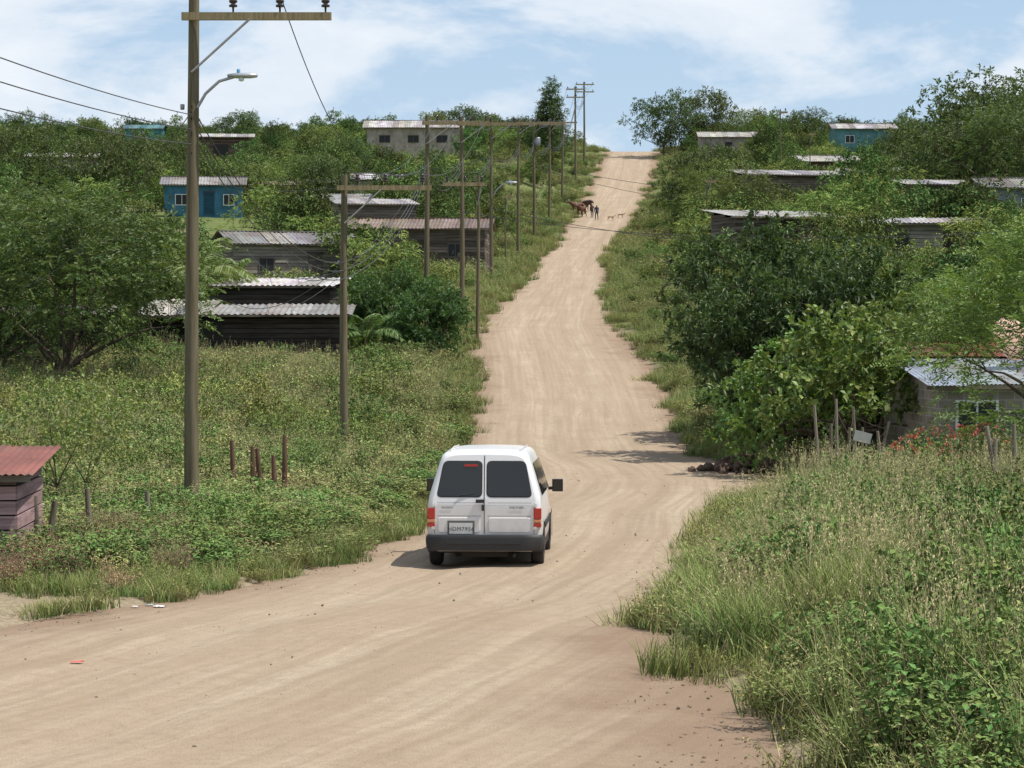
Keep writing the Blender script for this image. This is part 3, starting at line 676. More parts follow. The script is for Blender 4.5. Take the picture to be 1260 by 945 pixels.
H1,H2,H3,H4,H5=herb(1),herb(2,.7,.45,16,16,.06,.035,(.125,.155,.045)),herb(3,.95,.4,16,18,.09,.05,(.065,.115,.03)),herb(4,.6,.5,18,14,.05,.03,(.17,.18,.07)),herb(5,.85,.45,16,18,.05,.018,(.12,.155,.05),True)
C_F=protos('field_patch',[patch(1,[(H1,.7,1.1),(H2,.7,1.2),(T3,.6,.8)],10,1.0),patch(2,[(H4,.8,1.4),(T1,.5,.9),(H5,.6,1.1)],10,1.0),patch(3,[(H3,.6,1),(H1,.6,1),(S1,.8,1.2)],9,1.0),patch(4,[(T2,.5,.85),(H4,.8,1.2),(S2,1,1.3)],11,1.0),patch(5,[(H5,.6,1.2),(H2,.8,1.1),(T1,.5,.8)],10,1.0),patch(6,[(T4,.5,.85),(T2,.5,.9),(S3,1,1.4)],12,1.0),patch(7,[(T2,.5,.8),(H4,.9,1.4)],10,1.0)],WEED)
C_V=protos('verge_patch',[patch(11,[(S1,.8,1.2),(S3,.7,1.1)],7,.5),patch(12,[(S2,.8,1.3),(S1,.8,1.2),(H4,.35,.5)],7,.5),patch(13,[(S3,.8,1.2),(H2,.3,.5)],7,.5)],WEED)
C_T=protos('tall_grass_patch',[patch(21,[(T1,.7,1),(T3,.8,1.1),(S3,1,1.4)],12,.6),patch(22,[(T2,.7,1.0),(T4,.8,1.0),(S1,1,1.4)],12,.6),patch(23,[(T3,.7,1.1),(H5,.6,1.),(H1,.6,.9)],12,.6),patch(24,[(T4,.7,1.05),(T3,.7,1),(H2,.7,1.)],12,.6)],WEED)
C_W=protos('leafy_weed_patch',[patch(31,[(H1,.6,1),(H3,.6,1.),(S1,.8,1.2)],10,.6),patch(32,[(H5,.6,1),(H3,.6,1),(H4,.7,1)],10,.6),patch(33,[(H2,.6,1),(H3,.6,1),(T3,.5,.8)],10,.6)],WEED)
shr=[tree_mb(seed=40+q,H=1.9,R=1.15,base=.05,nc=26,lpc=84,cr=.45,ll=.13,lw=.07,col=c,flat=.9,limbs=6,tr=.035,k=7,stems=3) for q,c in enumerate([(.048,.085,.023),(.068,.11,.03),(.09,.125,.036)])]
C_B=protos('shrub_clump',shr,HILL)
C_D=protos('dry_brush_clump',[brush(1),brush(2,.8,(.24,.185,.1)),brush(3,1.0,(.15,.115,.07))],WEED)
tm=[tree_mb(seed=60,H=4.5,R=2.4,base=.12,nc=36,lpc=110,cr=.8,ll=.26,lw=.11,col=(.045,.078,.023),limbs=6),
 tree_mb(seed=61,H=4,R=2.6,base=.15,nc=36,lpc=150,cr=.8,ll=.2,lw=.06,col=(.085,.13,.034),flat=.45,shape='umbrella',pin=True,k=10,sl=.45,limbs=6,tr=.08),
 tree_mb(seed=62,H=5.2,R=2.1,base=.2,nc=34,lpc=110,cr=.75,ll=.26,lw=.1,col=(.055,.098,.027),limbs=6,tr=.1),
 tree_mb(seed=63,H=3.4,R=2.0,base=.05,nc=34,lpc=110,cr=.65,ll=.22,lw=.1,col=(.078,.115,.033),limbs=6,tr=.08),
 tree_mb(seed=64,H=5,R=2.8,base=.2,nc=40,lpc=110,cr=.85,ll=.26,lw=.11,col=(.033,.056,.018),limbs=7)]
C_TR=protos('hillside_tree',tm,HILL)
def lawn(P,b0=-160,b1=-104,y0=150,y1=213):
    be=P[:,0]/P[:,1]*1000
    return ~((be>b0)&(be<b1)&(P[:,1]>y0)&(P[:,1]<y1))
P1,_=pts(700,108,430,-235,40,3.5,side=-1,clear=30,pad=-1,seed=1);P2,_=pts(680,85,430,62,235,4.0,side=1,clear=36,pad=-1,seed=2)
P1=P1[lawn(P1)&((nz(P1[:,0],P1[:,1],.09)>-.5)|(P1[:,1]>300))]
P2=P2[(P2[:,0]/P2[:,1]*1000>80)|(P2[:,1]>205)]
P3,_=pts(170,372,440,-240,20,6,side=-1,seed=3);P4,_=pts(140,372,440,62,240,6,side=1,seed=4)
P=np.concatenate([P1,P2,P3,P4]);sc_=R.uniform(.45,1.05,len(P))*np.where(P[:,1]>300,.9,1)
sR=sdist(P[:,0],P[:,1]);sc_*=np.clip(.35+sR/11,.35,1)
scatter('hillside_trees',P,sc_,R.integers(0,5,len(P)),C_TR,.05,5)
P1,_=pts(1100,100,430,-235,40,2.2,side=-1,clear=8,seed=5,pw=1.1);P2,_=pts(1000,80,430,55,235,2.2,side=1,clear=8,seed=6,pw=1.1)
P1=P1[lawn(P1)]
P=np.concatenate([P1,P2]);sR=sdist(P[:,0],P[:,1])
scatter('hillside_shrubs',P,R.uniform(.4,1.15,len(P))*np.clip(.3+sR/7,.3,1),R.integers(0,3,len(P)),C_B,.1,6)
def hf(y): return np.interp(y,[36,48,62,80],[.5,.6,.9,1.1])
P,s_=pts(3200,34,122,-235,0,.9,side=-1,seed=7,pw=1.1);sR=sdist(P[:,0],P[:,1])
a_=R.uniform(.8,1.15,len(P));hz=a_*(.9+.35*nz(P[:,0],P[:,1],.5))*np.clip(.3+sR/3,.3,1)*hf(P[:,1])
be=P[:,0]/P[:,1]*1000
near_pole=(np.abs(be+130.7)<9)&(P[:,1]<42.2)|(np.abs(be+105)<16)&(P[:,1]<49.5)&(P[:,1]>42)
hz=np.where(near_pole,hz*.6,hz)
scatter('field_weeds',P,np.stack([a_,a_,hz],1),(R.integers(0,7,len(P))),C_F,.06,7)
P,s_=pts(480,50,108,-235,-20,2.4,side=-1,clear=16,seed=9)
P=P[nz(P[:,0],P[:,1],.3)>-.2]
scatter('field_bushes',P,R.uniform(.35,.9,len(P))*hf(P[:,1])*.85,R.integers(0,3,len(P)),C_B,.1,9)
P,s_=pts(13000,27,430,-150,110,.1,3.4,pw=1.6,seed=10)
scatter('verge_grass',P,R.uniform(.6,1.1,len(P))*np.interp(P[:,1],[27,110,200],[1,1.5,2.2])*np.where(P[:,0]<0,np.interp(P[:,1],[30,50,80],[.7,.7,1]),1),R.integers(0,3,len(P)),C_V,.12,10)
P,s_=pts(3300,72,430,-230,235,1.3,14,pw=1.3,seed=11)
a_=R.uniform(.8,1.2,len(P))*np.where(P[:,1]>160,1.6,1.1)
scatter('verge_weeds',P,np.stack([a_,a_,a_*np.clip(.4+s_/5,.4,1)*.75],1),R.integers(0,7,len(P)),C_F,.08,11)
def rect(n,x0,x1,y0,y1,smin,seed):
    r=np.random.default_rng(seed);x=r.uniform(x0,x1,n);y=r.uniform(y0,y1,n);s=sdist(x,y)+.25*nz(x,y,1.6);ok=(s>smin)&foot(x,y)
    ok&=~((y>45)&(x<8.9)&(x>0));x=x[ok];y=y[ok];return np.stack([x,y,ground(x,y)],1),s[ok]
P,s_=rect(850,1.4,11,14,50,.5,12);w=nz(P[:,0],P[:,1],.9)
k_=R.uniform(0,1,len(P))<.7+.5*w;P=P[k_];s_=s_[k_]
a_=R.uniform(.85,1.1,len(P));scatter('tall_roadside_grass',P,np.stack([a_,a_,a_*np.clip(.42+s_/3.0,.42,1.0)],1),R.integers(0,4,len(P)),C_T,.08,12)
P,s_=rect(800,1.4,12,14,60,.15,13)
scatter('roadside_grass',P,R.uniform(.7,1.3,len(P)),R.integers(0,3,len(P)),C_V,.1,13)
P,s_=rect(1050,1.6,12,14,58,.7,14)
k_=(nz(P[:,0],P[:,1],.8)+.3*(P[:,0]-.115*P[:,1]-.4)+R.normal(0,.25,len(P)))>-.1;P=P[k_];s_=s_[k_]
a_=R.uniform(.8,1.1,len(P));scatter('roadside_weeds',P,np.stack([a_,a_,a_*np.clip(.45+s_/4,.45,1.0)],1),R.integers(0,3,len(P)),C_W,.1,14)
P,s_=rect(210,3.2,12,16,54,1.6,15);P=P[(P[:,0]/P[:,1]>.145)]
scatter('roadside_bushes',P,R.uniform(.3,.62,len(P)),R.integers(0,3,len(P)),C_B,.1,15)
P,s_=rect(260,-11,-3.6,29.5,39,.6,16);P=P[(P[:,1]<36.5)&(P[:,0]/P[:,1]<-.135)]
scatter('dry_brush',P,R.uniform(.35,.62,len(P)),R.integers(0,3,len(P)),C_D,.1,16)
P,s_=rect(600,-11,-1.2,28,44,.3,17)
scatter('left_verge_grass',P,R.uniform(.5,.9,len(P)),R.integers(0,3,len(P)),C_V,.12,17)
P,s_=rect(300,-11,-2.0,31,44,1.1,18)
a_=R.uniform(.7,1,len(P));scatter('left_verge_weeds',P,np.stack([a_,a_,a_*.55],1),R.integers(0,3,len(P)),C_W,.1,18)
rocks=[];rocks2=[]
for q in range(4):
    r=np.random.default_rng(q+200)
    bm=bmesh.new();bmesh.ops.create_icosphere(bm,subdivisions=2,radius=1)
    V=np.array([v.co[:] for v in bm.verts]);F=[[v.index for v in f.verts] for f in bm.faces];bm.free()
    V=V*(1+.22*np.sin(V@r.normal(0,2.2,(3,1))+q)+.1*np.sin(V@r.normal(0,5,(3,1))))*[1,.8,.65]
    m_=MB();m_.add(V,F,0,(.3,.25,.19));rocks.append(m_.mesh('stone_%d'%q,[M_ROCK]))
    m_=MB();m_.add(V,F,0,(.16,.115,.09));rocks2.append(m_.mesh('rubble_%d'%q,[M_ROCK]))
C_R=protos('stone',rocks);C_R2=protos('rubble_stone',rocks2)
r=np.random.default_rng(5);n=3400;y=16+110*r.uniform(0,1,n)**1.6;u=r.uniform(0,1,n);u=np.where(r.uniform(0,1,n)<.75,np.where(r.uniform(0,1,n)<.5,u*.1,1-u*.1),u)
x=xl(y)+(xr(y)-xl(y))*u;z=zroad(y)-.008
scatter('road_pebbles',np.stack([x,y,z],1),.006+.016*r.uniform(0,1,n)**4,r.integers(0,4,n),C_R,.4,19)
n=130;x=6.15+r.normal(0,.5,n);y=64+r.normal(0,.5,n)
scatter('rubble_pile',np.stack([x,y,zroad(y)+.03+.5*np.exp(-((x-6.15)**2+(y-64)**2)/.5)*r.uniform(.2,1,n)],1),r.uniform(.06,.18,n),r.integers(0,4,n),C_R2,.6,20)
mb=tree_mb(seed=90,H=1.5,R=1.5,base=.05,nc=26,lpc=100,cr=.4,ll=.08,lw=.04,col=(.1,.14,.05),flat=.8,limbs=6,tr=.03,k=6,stems=3)
rr=np.random.default_rng(9);D_=nrm(rr.normal(size=(230,3)));D_[:,2]=np.abs(D_[:,2]);O=D_*[1.5,1.5,.9]+[0,0,.65]
sprays(mb,O,D_,5,.05,.06,.04,np.tile([.36,.07,.055],(230,1)),rr)
fm=mb.mesh('flowering_shrub_mesh',VEG)
tree('flowering_shrub',fm,181,50,.92,0);tree('flowering_shrub',fm,203,49,.92,2)

# ------------------------------------------------------------------ fences, posts
def posts(name,lst,col,rad=.06,wires=True,mat=M_POLE):
    b=MB();tp=[]
    for (be,D,h,tx,ty) in lst:
        x=be/1000*D;z=gz(x,D);p=np.array([[x,D,z-.3],[x+tx*.5+.02,D,z+h*.5],[x+tx,D+ty,z+h]]);b.tube(p,[rad,rad*.9,rad*.7],7,0,np.array(col)*random.uniform(.8,1.2));tp.append(p)
    if wires:
        for a,c in zip(tp[:-1],tp[1:]):
            for f in (.45,.7,.9):
                b.tube([a[0]+(a[2]-a[0])*f,(a[0]+c[0])/2+((a[2]-a[0])*f+(c[2]-c[0])*f)/2-[0,0,.02],c[0]+(c[2]-c[0])*f],.004,3,0,(.15,.12,.1),False)
    return b.obj(name,[mat])
posts('wooden_fence',[(-115,49,1.2,0,0),(-107,48,1.1,.02,0),(-104,48.2,1.05,-.03,0),(-98,48,.9,0,0),(-94,48,1.3,.03,0)],(.17,.10,.07),.06)
posts('stick_fence',[(-196,34.5,.8,.0,0),(-192,34.2,.75,.15,0),(-205,34,.7,.1,0),(-174,36,.85,-.02,0),(-150,38,.7,0,0)],(.26,.23,.18),.055)
posts('stick_fence',[(126,52,1.9,-.1,0),(130,51.5,1.5,.05,0),(133,53,2.0,0,0),(137,51,1.4,.08,0),(141,52,1.8,-.05,0),(147,51.5,1.5,.4,0),(152,51,1.3,-.1,0)],(.24,.21,.17),.042)
posts('stick_fence',[(196,40,1.4,.1,0),(201,40,1.6,-.25,0),(206,40.5,1.6,0,0)],(.26,.23,.18),.05)
b=MB();b.box((0,0,1.2),(.36,.02,.22),0,(.5,.5,.47),Matrix.Rotation(.25,3,'Y'));b.tube([(0,.03,-.2),(0,.03,1.4)],.03,6,1,(.25,.22,.18));x=144*.0505;b.obj('small_sign',[M_PLAIN,M_WOOD],None,(x,50.5,gz(x,50.5)))
b=MB()
for q in range(14):
    be=-70+q*2.1;D=158;x=be/1000*D;z=gz(x,D);b.tube([(x,D,z-.2),(x+.02,D,z+1.2)],.05,5,0,(.22,.2,.17))
    if q<13:
        for hh in (.4,.75,1.1): b.box((x+.17,D-.04,z+hh),(.36,.03,.1),0,(.25,.22,.19))
b.obj('picket_fence',[M_WOOD])
def litter(name,be,D,col,s):
    x=be/1000*D;r=np.random.default_rng(int(D*10));g=np.linspace(-1,1,7);X_,Y_=np.meshgrid(g,g);Z_=.06*np.abs(r.normal(0,1,X_.shape))
    z=float(zroad(D))+.012 if sdist(x,D)<0 else gz(x,D)+.03
    v=np.stack([X_*s*(1+.2*np.sin(Y_*3)),Y_*s*.7,Z_*s*2],-1).reshape(-1,3);f=[[a*7+c,a*7+c+1,a*7+c+8,a*7+c+7] for a in range(6) for c in range(6)]
    m=MB();m.add(v,f,0,col);m.obj(name,[M_PLAIN],None,(x,D,z))
litter('plastic_litter',-179,24.0,(.6,.12,.1),.06);litter('plastic_litter',-145,29.3,(.65,.68,.7),.07);litter('plastic_litter',-149,29.5,(.3,.5,.55),.05);litter('plastic_litter',-155,29.3,(.7,.7,.7),.04)

# ------------------------------------------------------------------ van
def paint_mat():
    m,nt,out=newmat('white_paint');tc=nt.nodes.new('ShaderNodeTexCoord');sx=nt.nodes.new('ShaderNodeSeparateXYZ');nt.links.new(tc.outputs['Object'],sx.inputs[0])
    n=noise(nt,tc.outputs['Object'],5,6,.65)
    mr=nt.nodes.new('ShaderNodeMapRange');mr.inputs[1].default_value=1.15;mr.inputs[2].default_value=.35;nt.links.new(sx.outputs[2],mr.inputs[0])
    mu=nt.nodes.new('ShaderNodeMath');mu.operation='MULTIPLY';nt.links.new(mr.outputs[0],mu.inputs[0]);nt.links.new(ramp(nt,n,[(.3,.15),(.7,.75)]),mu.inputs[1])
    c=mixc(nt,mu.outputs[0],(.74,.74,.74),(.44,.38,.31))
    p=pbr(nt,out,c,.38,0,.5);p.inputs['Coat Weight'].default_value=.5;p.inputs['Coat Roughness'].default_value=.12;return m
V_W=paint_mat();V_BK=simple('black_plastic',(.03,.03,.032),.6,ns=12,amt=.3);V_GL=simple('tinted_glass',(.012,.014,.015),.04,0,.6,3,.1);V_RD=simple('red_lens',(.45,.015,.01),.12,0,.6,coat=.5)
V_OR=simple('amber_lens',(.6,.25,.12),.15,0,.6);V_TY=simple('tyre_rubber',(.035,.032,.03),.85,ns=9,amt=.4);V_HB=simple('wheel_rim',(.3,.3,.3),.5,.5);V_PL=simple('number_plate_white',(.62,.63,.62),.4);V_UN=simple('underbody',(.035,.028,.024),.9);V_GR=simple('seam_grey',(.12,.12,.12),.6)
VX,VY=-.40,35.0
slope=(float(zroad(38.5))-float(zroad(35.7)))/2.8
van=empty('white_van',(VX,VY,float(zroad(35.7))-.02),-.05,math.atan(slope))
van.scale=(.97,1,.945)
Qp=[0,.2,.33,.42,.55,.70,.83,.90,.94,.97,.99,1.003,1.01];Gp=[0,0,.04,.12,.34,.60,.83,.98,1.1,1.32,1.7,2.3,None]
def section(y,hw,hr,zt,zb,lean=0):
    pts_=[(0,zb),(hw*.8,zb),(hw*.95,zb+.04),(hw*.99,zb+.14)]
    for q,g in zip(Qp,Gp):
        z=.6+q*(zt-.6);x=0 if g is None else max(hw+(hr-hw)*g,0)
        pts_.append((x,z))
    return np.array([(x,y+(lean*max(0,z-1.0)),z) for x,z in pts_])
ST=[(0,.775,.60,1.72,.33,.17),(.012,.81,.625,1.75,.30,.17),(.05,.84,.64,1.78,.27,.17),(.14,.853,.655,1.795,.25,.16),(.4,.86,.66,1.80,.25,.1),(1.2,.865,.665,1.81,.25,0),(2.2,.865,.665,1.80,.25,0),(2.4,.862,.66,1.76,.25,0),(2.8,.86,.67,1.45,.25,0),(3.2,.86,.72,1.13,.25,0),(3.32,.86,.75,1.06,.25,0),(3.8,.83,.70,.94,.25,0),(4.0,.78,.62,.84,.27,0),(4.1,.7,.5,.7,.32,0)]
secs=[section(*s) for s in ST];k=len(secs[0])
b=MB();V=np.array(secs)
for sg in (1,-1):
    W_=V.copy();W_[...,0]*=sg
    i=np.arange(len(secs)-1)[:,None]*k;j=np.arange(k-1)[None,:]
    F=np.stack([i+j,i+k+j,i+k+j+1,i+j+1],-1).reshape(-1,4)
    if sg<0: F=F[:,::-1]
    b.add(W_.reshape(-1,3),F,0,(1,1,1),True)
for e,fl in ((0,1),(-1,-1)):
    A_=V[e];B_=A_*[-1,1,1];v=np.concatenate([A_,B_]);F=[[a,a+1,k+a+1,k+a][::fl] for a in range(k-1)]
    b.add(v,F,0)
b.obj('body',[V_W],van)
def ry(z): return .17*max(0,z-1.0)
def rear_poly(b,pts2,e,m=0,col=(1,1,1)):
    v=[(x,ry(z)-e,z) for x,z in pts2];b.add(v,[list(range(len(v)))],m,col)
def rounded(pts2,r,n=5):
    out=[];P=[np.array(p,float) for p in pts2];L=len(P)
    for i_ in range(L):
        a,p,c=P[i_-1],P[i_],P[(i_+1)%L];d1=(a-p)/np.linalg.norm(a-p);d2=(c-p)/np.linalg.norm(c-p);s=p+d1*r;e=p+d2*r
        for t_ in np.linspace(0,1,n): out.append((1-t_)**2*s+2*t_*(1-t_)*p+t_**2*e)
    return out
for sg,nm in ((-1,'rear_window_1'),(1,'rear_window_2')):
    b=MB()
    rear_poly(b,rounded([(sg*.715,1.085),(sg*.03,1.085),(sg*.03,1.64),(sg*.61,1.64)],.08),.004,0)
    rear_poly(b,rounded([(sg*.695,1.105),(sg*.05,1.105),(sg*.05,1.62),(sg*.598,1.62)],.07),.008,1)
    b.obj(nm,[V_BK,V_GL],van)
    b=MB()
    rear_poly(b,[(sg*.70,1.0),(sg*.045,1.0),(sg*.045,1.006),(sg*.70,1.006)],.003)
    rear_poly(b,[(sg*.70,.80),(sg*.045,.80),(sg*.045,.806),(sg*.70,.806)],.003)
    rear_poly(b,[(sg*.735,.53),(sg*.743,.53),(sg*.743,1.0),(sg*.735,1.0)],.003)
    b.obj('door_press_line',[V_GR],van)
    b=MB();pp=rounded([(sg*.69,.55),(sg*.06,.55),(sg*.06,.78),(sg*.69,.78)],.04);v=[(x,-.0,z) for x,z in pp]+[((x-sg*.375)*.97+sg*.375,-.012,(z-.665)*.93+.665) for x,z in pp];n_=len(pp)
    b.add(v,[[a,(a+1)%n_,n_+(a+1)%n_,n_+a] for a in range(n_)],0);b.add(v[n_:],[list(range(n_))],0);b.obj('door_panel',[V_W],van)
    b=MB()
    b.box((sg*.79,.045,.84),(.115,.13,.17),0);b.box((sg*.79,.045,.725),(.115,.132,.052),1);b.box((sg*.79,.045,.665),(.115,.13,.06),0)
    o=b.obj('tail_light',[V_RD,V_OR],van);md=o.modifiers.new('bv','BEVEL');md.width=.012;md.segments=2
    b=MB()
    for z in (.62,.97): b.box((sg*.755,-.012,z),(.05,.02,.045),0)
    b.obj('hinge',[V_W],van)
b=MB();rear_poly(b,[(-.006,.53),(.006,.53),(.006,1.0),(-.006,1.0)],.005);rear_poly(b,[(-.006,1.0),(.006,1.0),(.006,1.72),(-.006,1.72)],.005);b.obj('door_seam',[V_BK],van)
b=MB();b.box((-.06,-.02,1.03),(.13,.03,.05));b.box((-.02,-.02,.93),(.035,.03,.09));b.obj('door_handle',[V_BK],van)
b=MB();b.tube([(-.40,-.01,1.1),(-.36,-.0+.0,1.12),(-.13,.02,1.15)],.008,5);b.obj('wiper',[V_BK],van)
b=MB();b.box((-.2,ry(1.57)-.018,1.57),(.2,.012,.035));b.obj('high_brake_light',[V_RD],van)
b=MB();b.box((-.345,-.016,.625),(.40,.012,.215));b.obj('plate_recess',[V_GR],van)
b=MB();b.box((-.345,-.026,.615),(.345,.008,.165));b.obj('number_plate',[V_PL],van)
def text(s,x,z,size,name,mat,y=-.033):
    c=bpy.data.curves.new(name,'FONT');c.body=s;c.size=size;c.align_x='CENTER';c.align_y='CENTER';c.extrude=.001;c.materials.append(mat)
    o=bpy.data.objects.new(name,c);link(o);o.parent=van;o.location=(x,y,z);o.rotation_euler=(math.pi/2,0,0);return o
tx=text('HDM7956',-.345,.605,.085,'plate_number',V_BK);tx.data.space_character=1.12
text('PARTNER',.48,.93,.05,'badge_1',V_GR,-.006);text('PEUGEOT',-.55,.93,.04,'badge_2',V_GR,-.006)
b=MB();out=[(-.87,.30),(-.875,.05),(-.84,-.055),(-.6,-.085),(0,-.095),(.6,-.085),(.84,-.055),(.875,.05),(.87,.30)]
rows=[(.28,.965),(.32,.99),(.40,1.0),(.47,1.0),(.505,.985),(.52,.95)]
v=[];no=len(out)
for z,s in rows:
    for x,y in out: v.append((x*s,(y-.1)*s+.1,z))
b.add(v,[[r_*no+a,r_*no+a+1,(r_+1)*no+a+1,(r_+1)*no+a] for r_ in range(len(rows)-1) for a in range(no-1)],0,(1,1,1),True)
b.add(v[-no:],[list(range(no))],0);b.add(v[:no],[list(range(no))[::-1]],0)
b.box((0,-.095,.41),(1.1,.02,.05));b.obj('rear_bumper',[V_BK],van)
b=MB();b.box((0,2.05,.27),(1.4,3.6,.1));b.box((0,.3,.24),(.7,.35,.14));b.tube([(.45,-.02,.2),(.45,.8,.22)],.03,8);b.tube([(-.7,.72,.27),(.7,.72,.27)],.04,8);b.box((-.2,.5,.2),(.5,.2,.1));b.obj('underbody',[V_UN],van)
for sg in (-1,1):
    b=MB();b.box((sg*.72,1.95,.3),(.26,3.5,.12));b.obj('sill',[V_BK],van)
    for yy in (.72,3.38):
        b=MB();R0=.305
        b.lathe([(.17,-.08),(.2,-.09),(.27,-.095),(.295,-.08),(R0,-.05),(R0,.05),(.295,.08),(.27,.095),(.2,.09),(.17,.08)],(0,0,0),'x',32,0)
        b.lathe([(0,.05*sg),(.05,.06*sg),(.1,.04*sg),(.17,.07*sg),(.18,.02*sg)],(0,0,0),'x',24,1)
        b.lathe([(.18,-.07*sg),(0,-.06*sg)],(0,0,0),'x',20,2)
        b.obj('wheel',[V_TY,V_HB,V_UN],van,(sg*.765,yy,R0))
        b=MB();an=np.linspace(-.25,math.pi+.25,22);A_=[(sg*.8675,yy+math.cos(a)*.35,R0+math.sin(a)*.35) for a in an]
        b.add([(sg*.8675,yy,.27)]+A_,[[0,a+1,a+2] for a in range(21)],1)
        B_=[(sg*.885,yy+math.cos(a)*.35,R0+math.sin(a)*.35) for a in an];C_=[(sg*.88,yy+math.cos(a)*.41,R0+math.sin(a)*.41) for a in an];n_=22
        b.add(B_+C_,[[a,a+1,n_+a+1,n_+a] for a in range(n_-1)],0);b.obj('wheel_arch',[V_BK,V_UN],van)
    b=MB();sec=section(1.2,.867,.667,1.81,.25)
    def bx(z): return float(np.interp(z,sec[3:,2],sec[3:,0]))+.004
    for y0,y1,y2,y3 in ((.42,1.38,.48,1.38),(1.46,2.3,1.46,2.3),(2.34,3.0,2.34,2.5)):
        zz=np.linspace(1.10,1.60,5);v=[]
        for q,z in enumerate(zz):
            f=q/4;v+=[(sg*bx(z),y0+(y2-y0)*f,z),(sg*bx(z),y1+(y3-y1)*f,z)]
        b.add(v,[[2*a,2*a+1,2*a+3,2*a+2] for a in range(4)],0)
    b.obj('side_window',[V_GL],van)
    b=MB();b.box((sg*.872,1.9,.62),(.02,2.1,.09));b.obj('side_moulding',[V_BK],van)
    b=MB();b.box((sg*1.0,2.72,1.13),(.17,.13,.2));b.box((sg*.9,2.74,1.08),(.1,.05,.05));b.box((sg*1.0,2.652,1.13),(.14,.006,.165),1)
    o=b.obj('door_mirror',[V_BK,V_GL],van);md=o.modifiers.new('bv','BEVEL');md.width=.03;md.segments=3
b=MB()
v=[(-.62,2.46,1.70),(.62,2.46,1.70),(.72,3.16,1.175),(-.72,3.16,1.175)];b.add([(x,y+.01,z+.012) for x,y,z in v],[[0,1,2,3]],0);b.obj('windscreen',[V_GL],van)
b=MB()
for sg in (-1,1): b.box((sg*.56,4.03,.68),(.28,.12,.16))
b.box((0,4.08,.42),(1.5,.14,.26),1);b.obj('headlights_and_front_bumper',[V_PL,V_BK],van)
for sg in (-1,1):
    b=MB();b.tube([(sg*.52,.25,1.795),(sg*.54,1.2,1.81),(sg*.54,2.2,1.80)],.012,5);b.obj('roof_gutter',[V_W],van)

# ------------------------------------------------------------------ people & animals
def skin_mesh(name,verts,edges,rad,root,matfn,mats,sub=1):
    me=bpy.data.meshes.new(name);me.from_pydata(verts,edges,[]);o=bpy.data.objects.new(name,me);link(o)
    o.modifiers.new('s','SKIN')
    for i_,r_ in enumerate(rad):
        d=me.skin_vertices[0].data[i_];d.radius=(r_,r_);d.use_root=(i_==root)
    m=o.modifiers.new('u','SUBSURF');m.levels=sub;m.render_levels=sub
    dg=bpy.context.evaluated_depsgraph_get();nm=bpy.data.meshes.new_from_object(o.evaluated_get(dg))
    o.modifiers.clear();o.data=nm;nm.materials.clear()
    for q in mats: nm.materials.append(q)
    for p in nm.polygons: p.use_smooth=True;p.material_index=matfn(p.center)
    return o
SK=simple('skin',(.22,.11,.065),.6);HR=simple('hair',(.012,.01,.008),.7)
def person(name,be,D,rz,shirt,pants,s=1.0,stride=.18):
    v=[(0,0,.93),(0,0,1.12),(0,0,1.38),(0,0,1.50),(0,.01,1.60),(0,.02,1.70),
       (.10,0,.88),(.11,stride,.48),(.11,stride*.9,.08),(.11,stride*.9+.16,.04),
       (-.10,0,.88),(-.11,-stride*.3,.48),(-.11,-stride*1.4,.10),(-.11,-stride*1.4+.15,.04),
       (.19,0,1.40),(.25,-.06,1.12),(.26,.04,.88),(-.19,0,1.40),(-.25,.06,1.12),(-.26,.14,.89)]
    e=[(0,1),(1,2),(2,3),(3,4),(4,5),(0,6),(6,7),(7,8),(8,9),(0,10),(10,11),(11,12),(12,13),(2,14),(14,15),(15,16),(2,17),(17,18),(18,19)]
    r_=[.14,.13,.15,.055,.09,.08,.095,.065,.045,.035,.095,.065,.045,.035,.07,.048,.034,.07,.048,.034]
    def mf(c):
        if c.z>1.66 or (c.z>1.55 and c.y<0): return 3
        if c.z>1.46: return 0
        if abs(c.x)>.2 and c.z<1.15: return 0
        if c.z>.95: return 1
        if c.z>.09: return 2
        return 4
    x=be/1000*D;z=float(zroad(D));E=empty(name,(x,D,z),rz);E.scale=(s,)*3
    o=skin_mesh('body',v,e,r_,0,mf,[SK,simple('shirt',shirt,.9),simple('trousers',pants,.9),HR,V_BK]);o.parent=E
    b=MB()
    for sg,wy in ((1,.04),(-1,.14)):
        wx=sg*.26
        for f in range(4):
            l=[.07,.08,.075,.06][f];y0=wy-.03+f*.02;b.tube([(wx,y0,.86),(wx,y0+.005,.80),(wx-sg*.012,y0+.01,.80-l*.5),(wx-sg*.025,y0+.01,.80-l)],[.012,.010,.009,.007],5)
        b.tube([(wx,wy+.03,.86),(wx-sg*.01,wy+.06,.82),(wx-sg*.015,wy+.065,.78)],[.012,.011,.008],5)
    b.tube([(0,.10,1.645),(0,.125,1.61),(0,.1,1.595)],[.01,.016,.01],5)
    for sg in (-1,1): b.tube([(sg*.09,.01,1.60),(sg*.105,0,1.64),(sg*.09,0,1.66)],.012,5);b.tube([(sg*.035,.093,1.645),(sg*.035,.103,1.645)],.009,5,1)
    b.tube([(-.025,.095,1.565),(.025,.095,1.565)],.006,5,2)
    b.obj('hands_and_face',[SK,HR,simple('lips',(.2,.07,.05))],E)
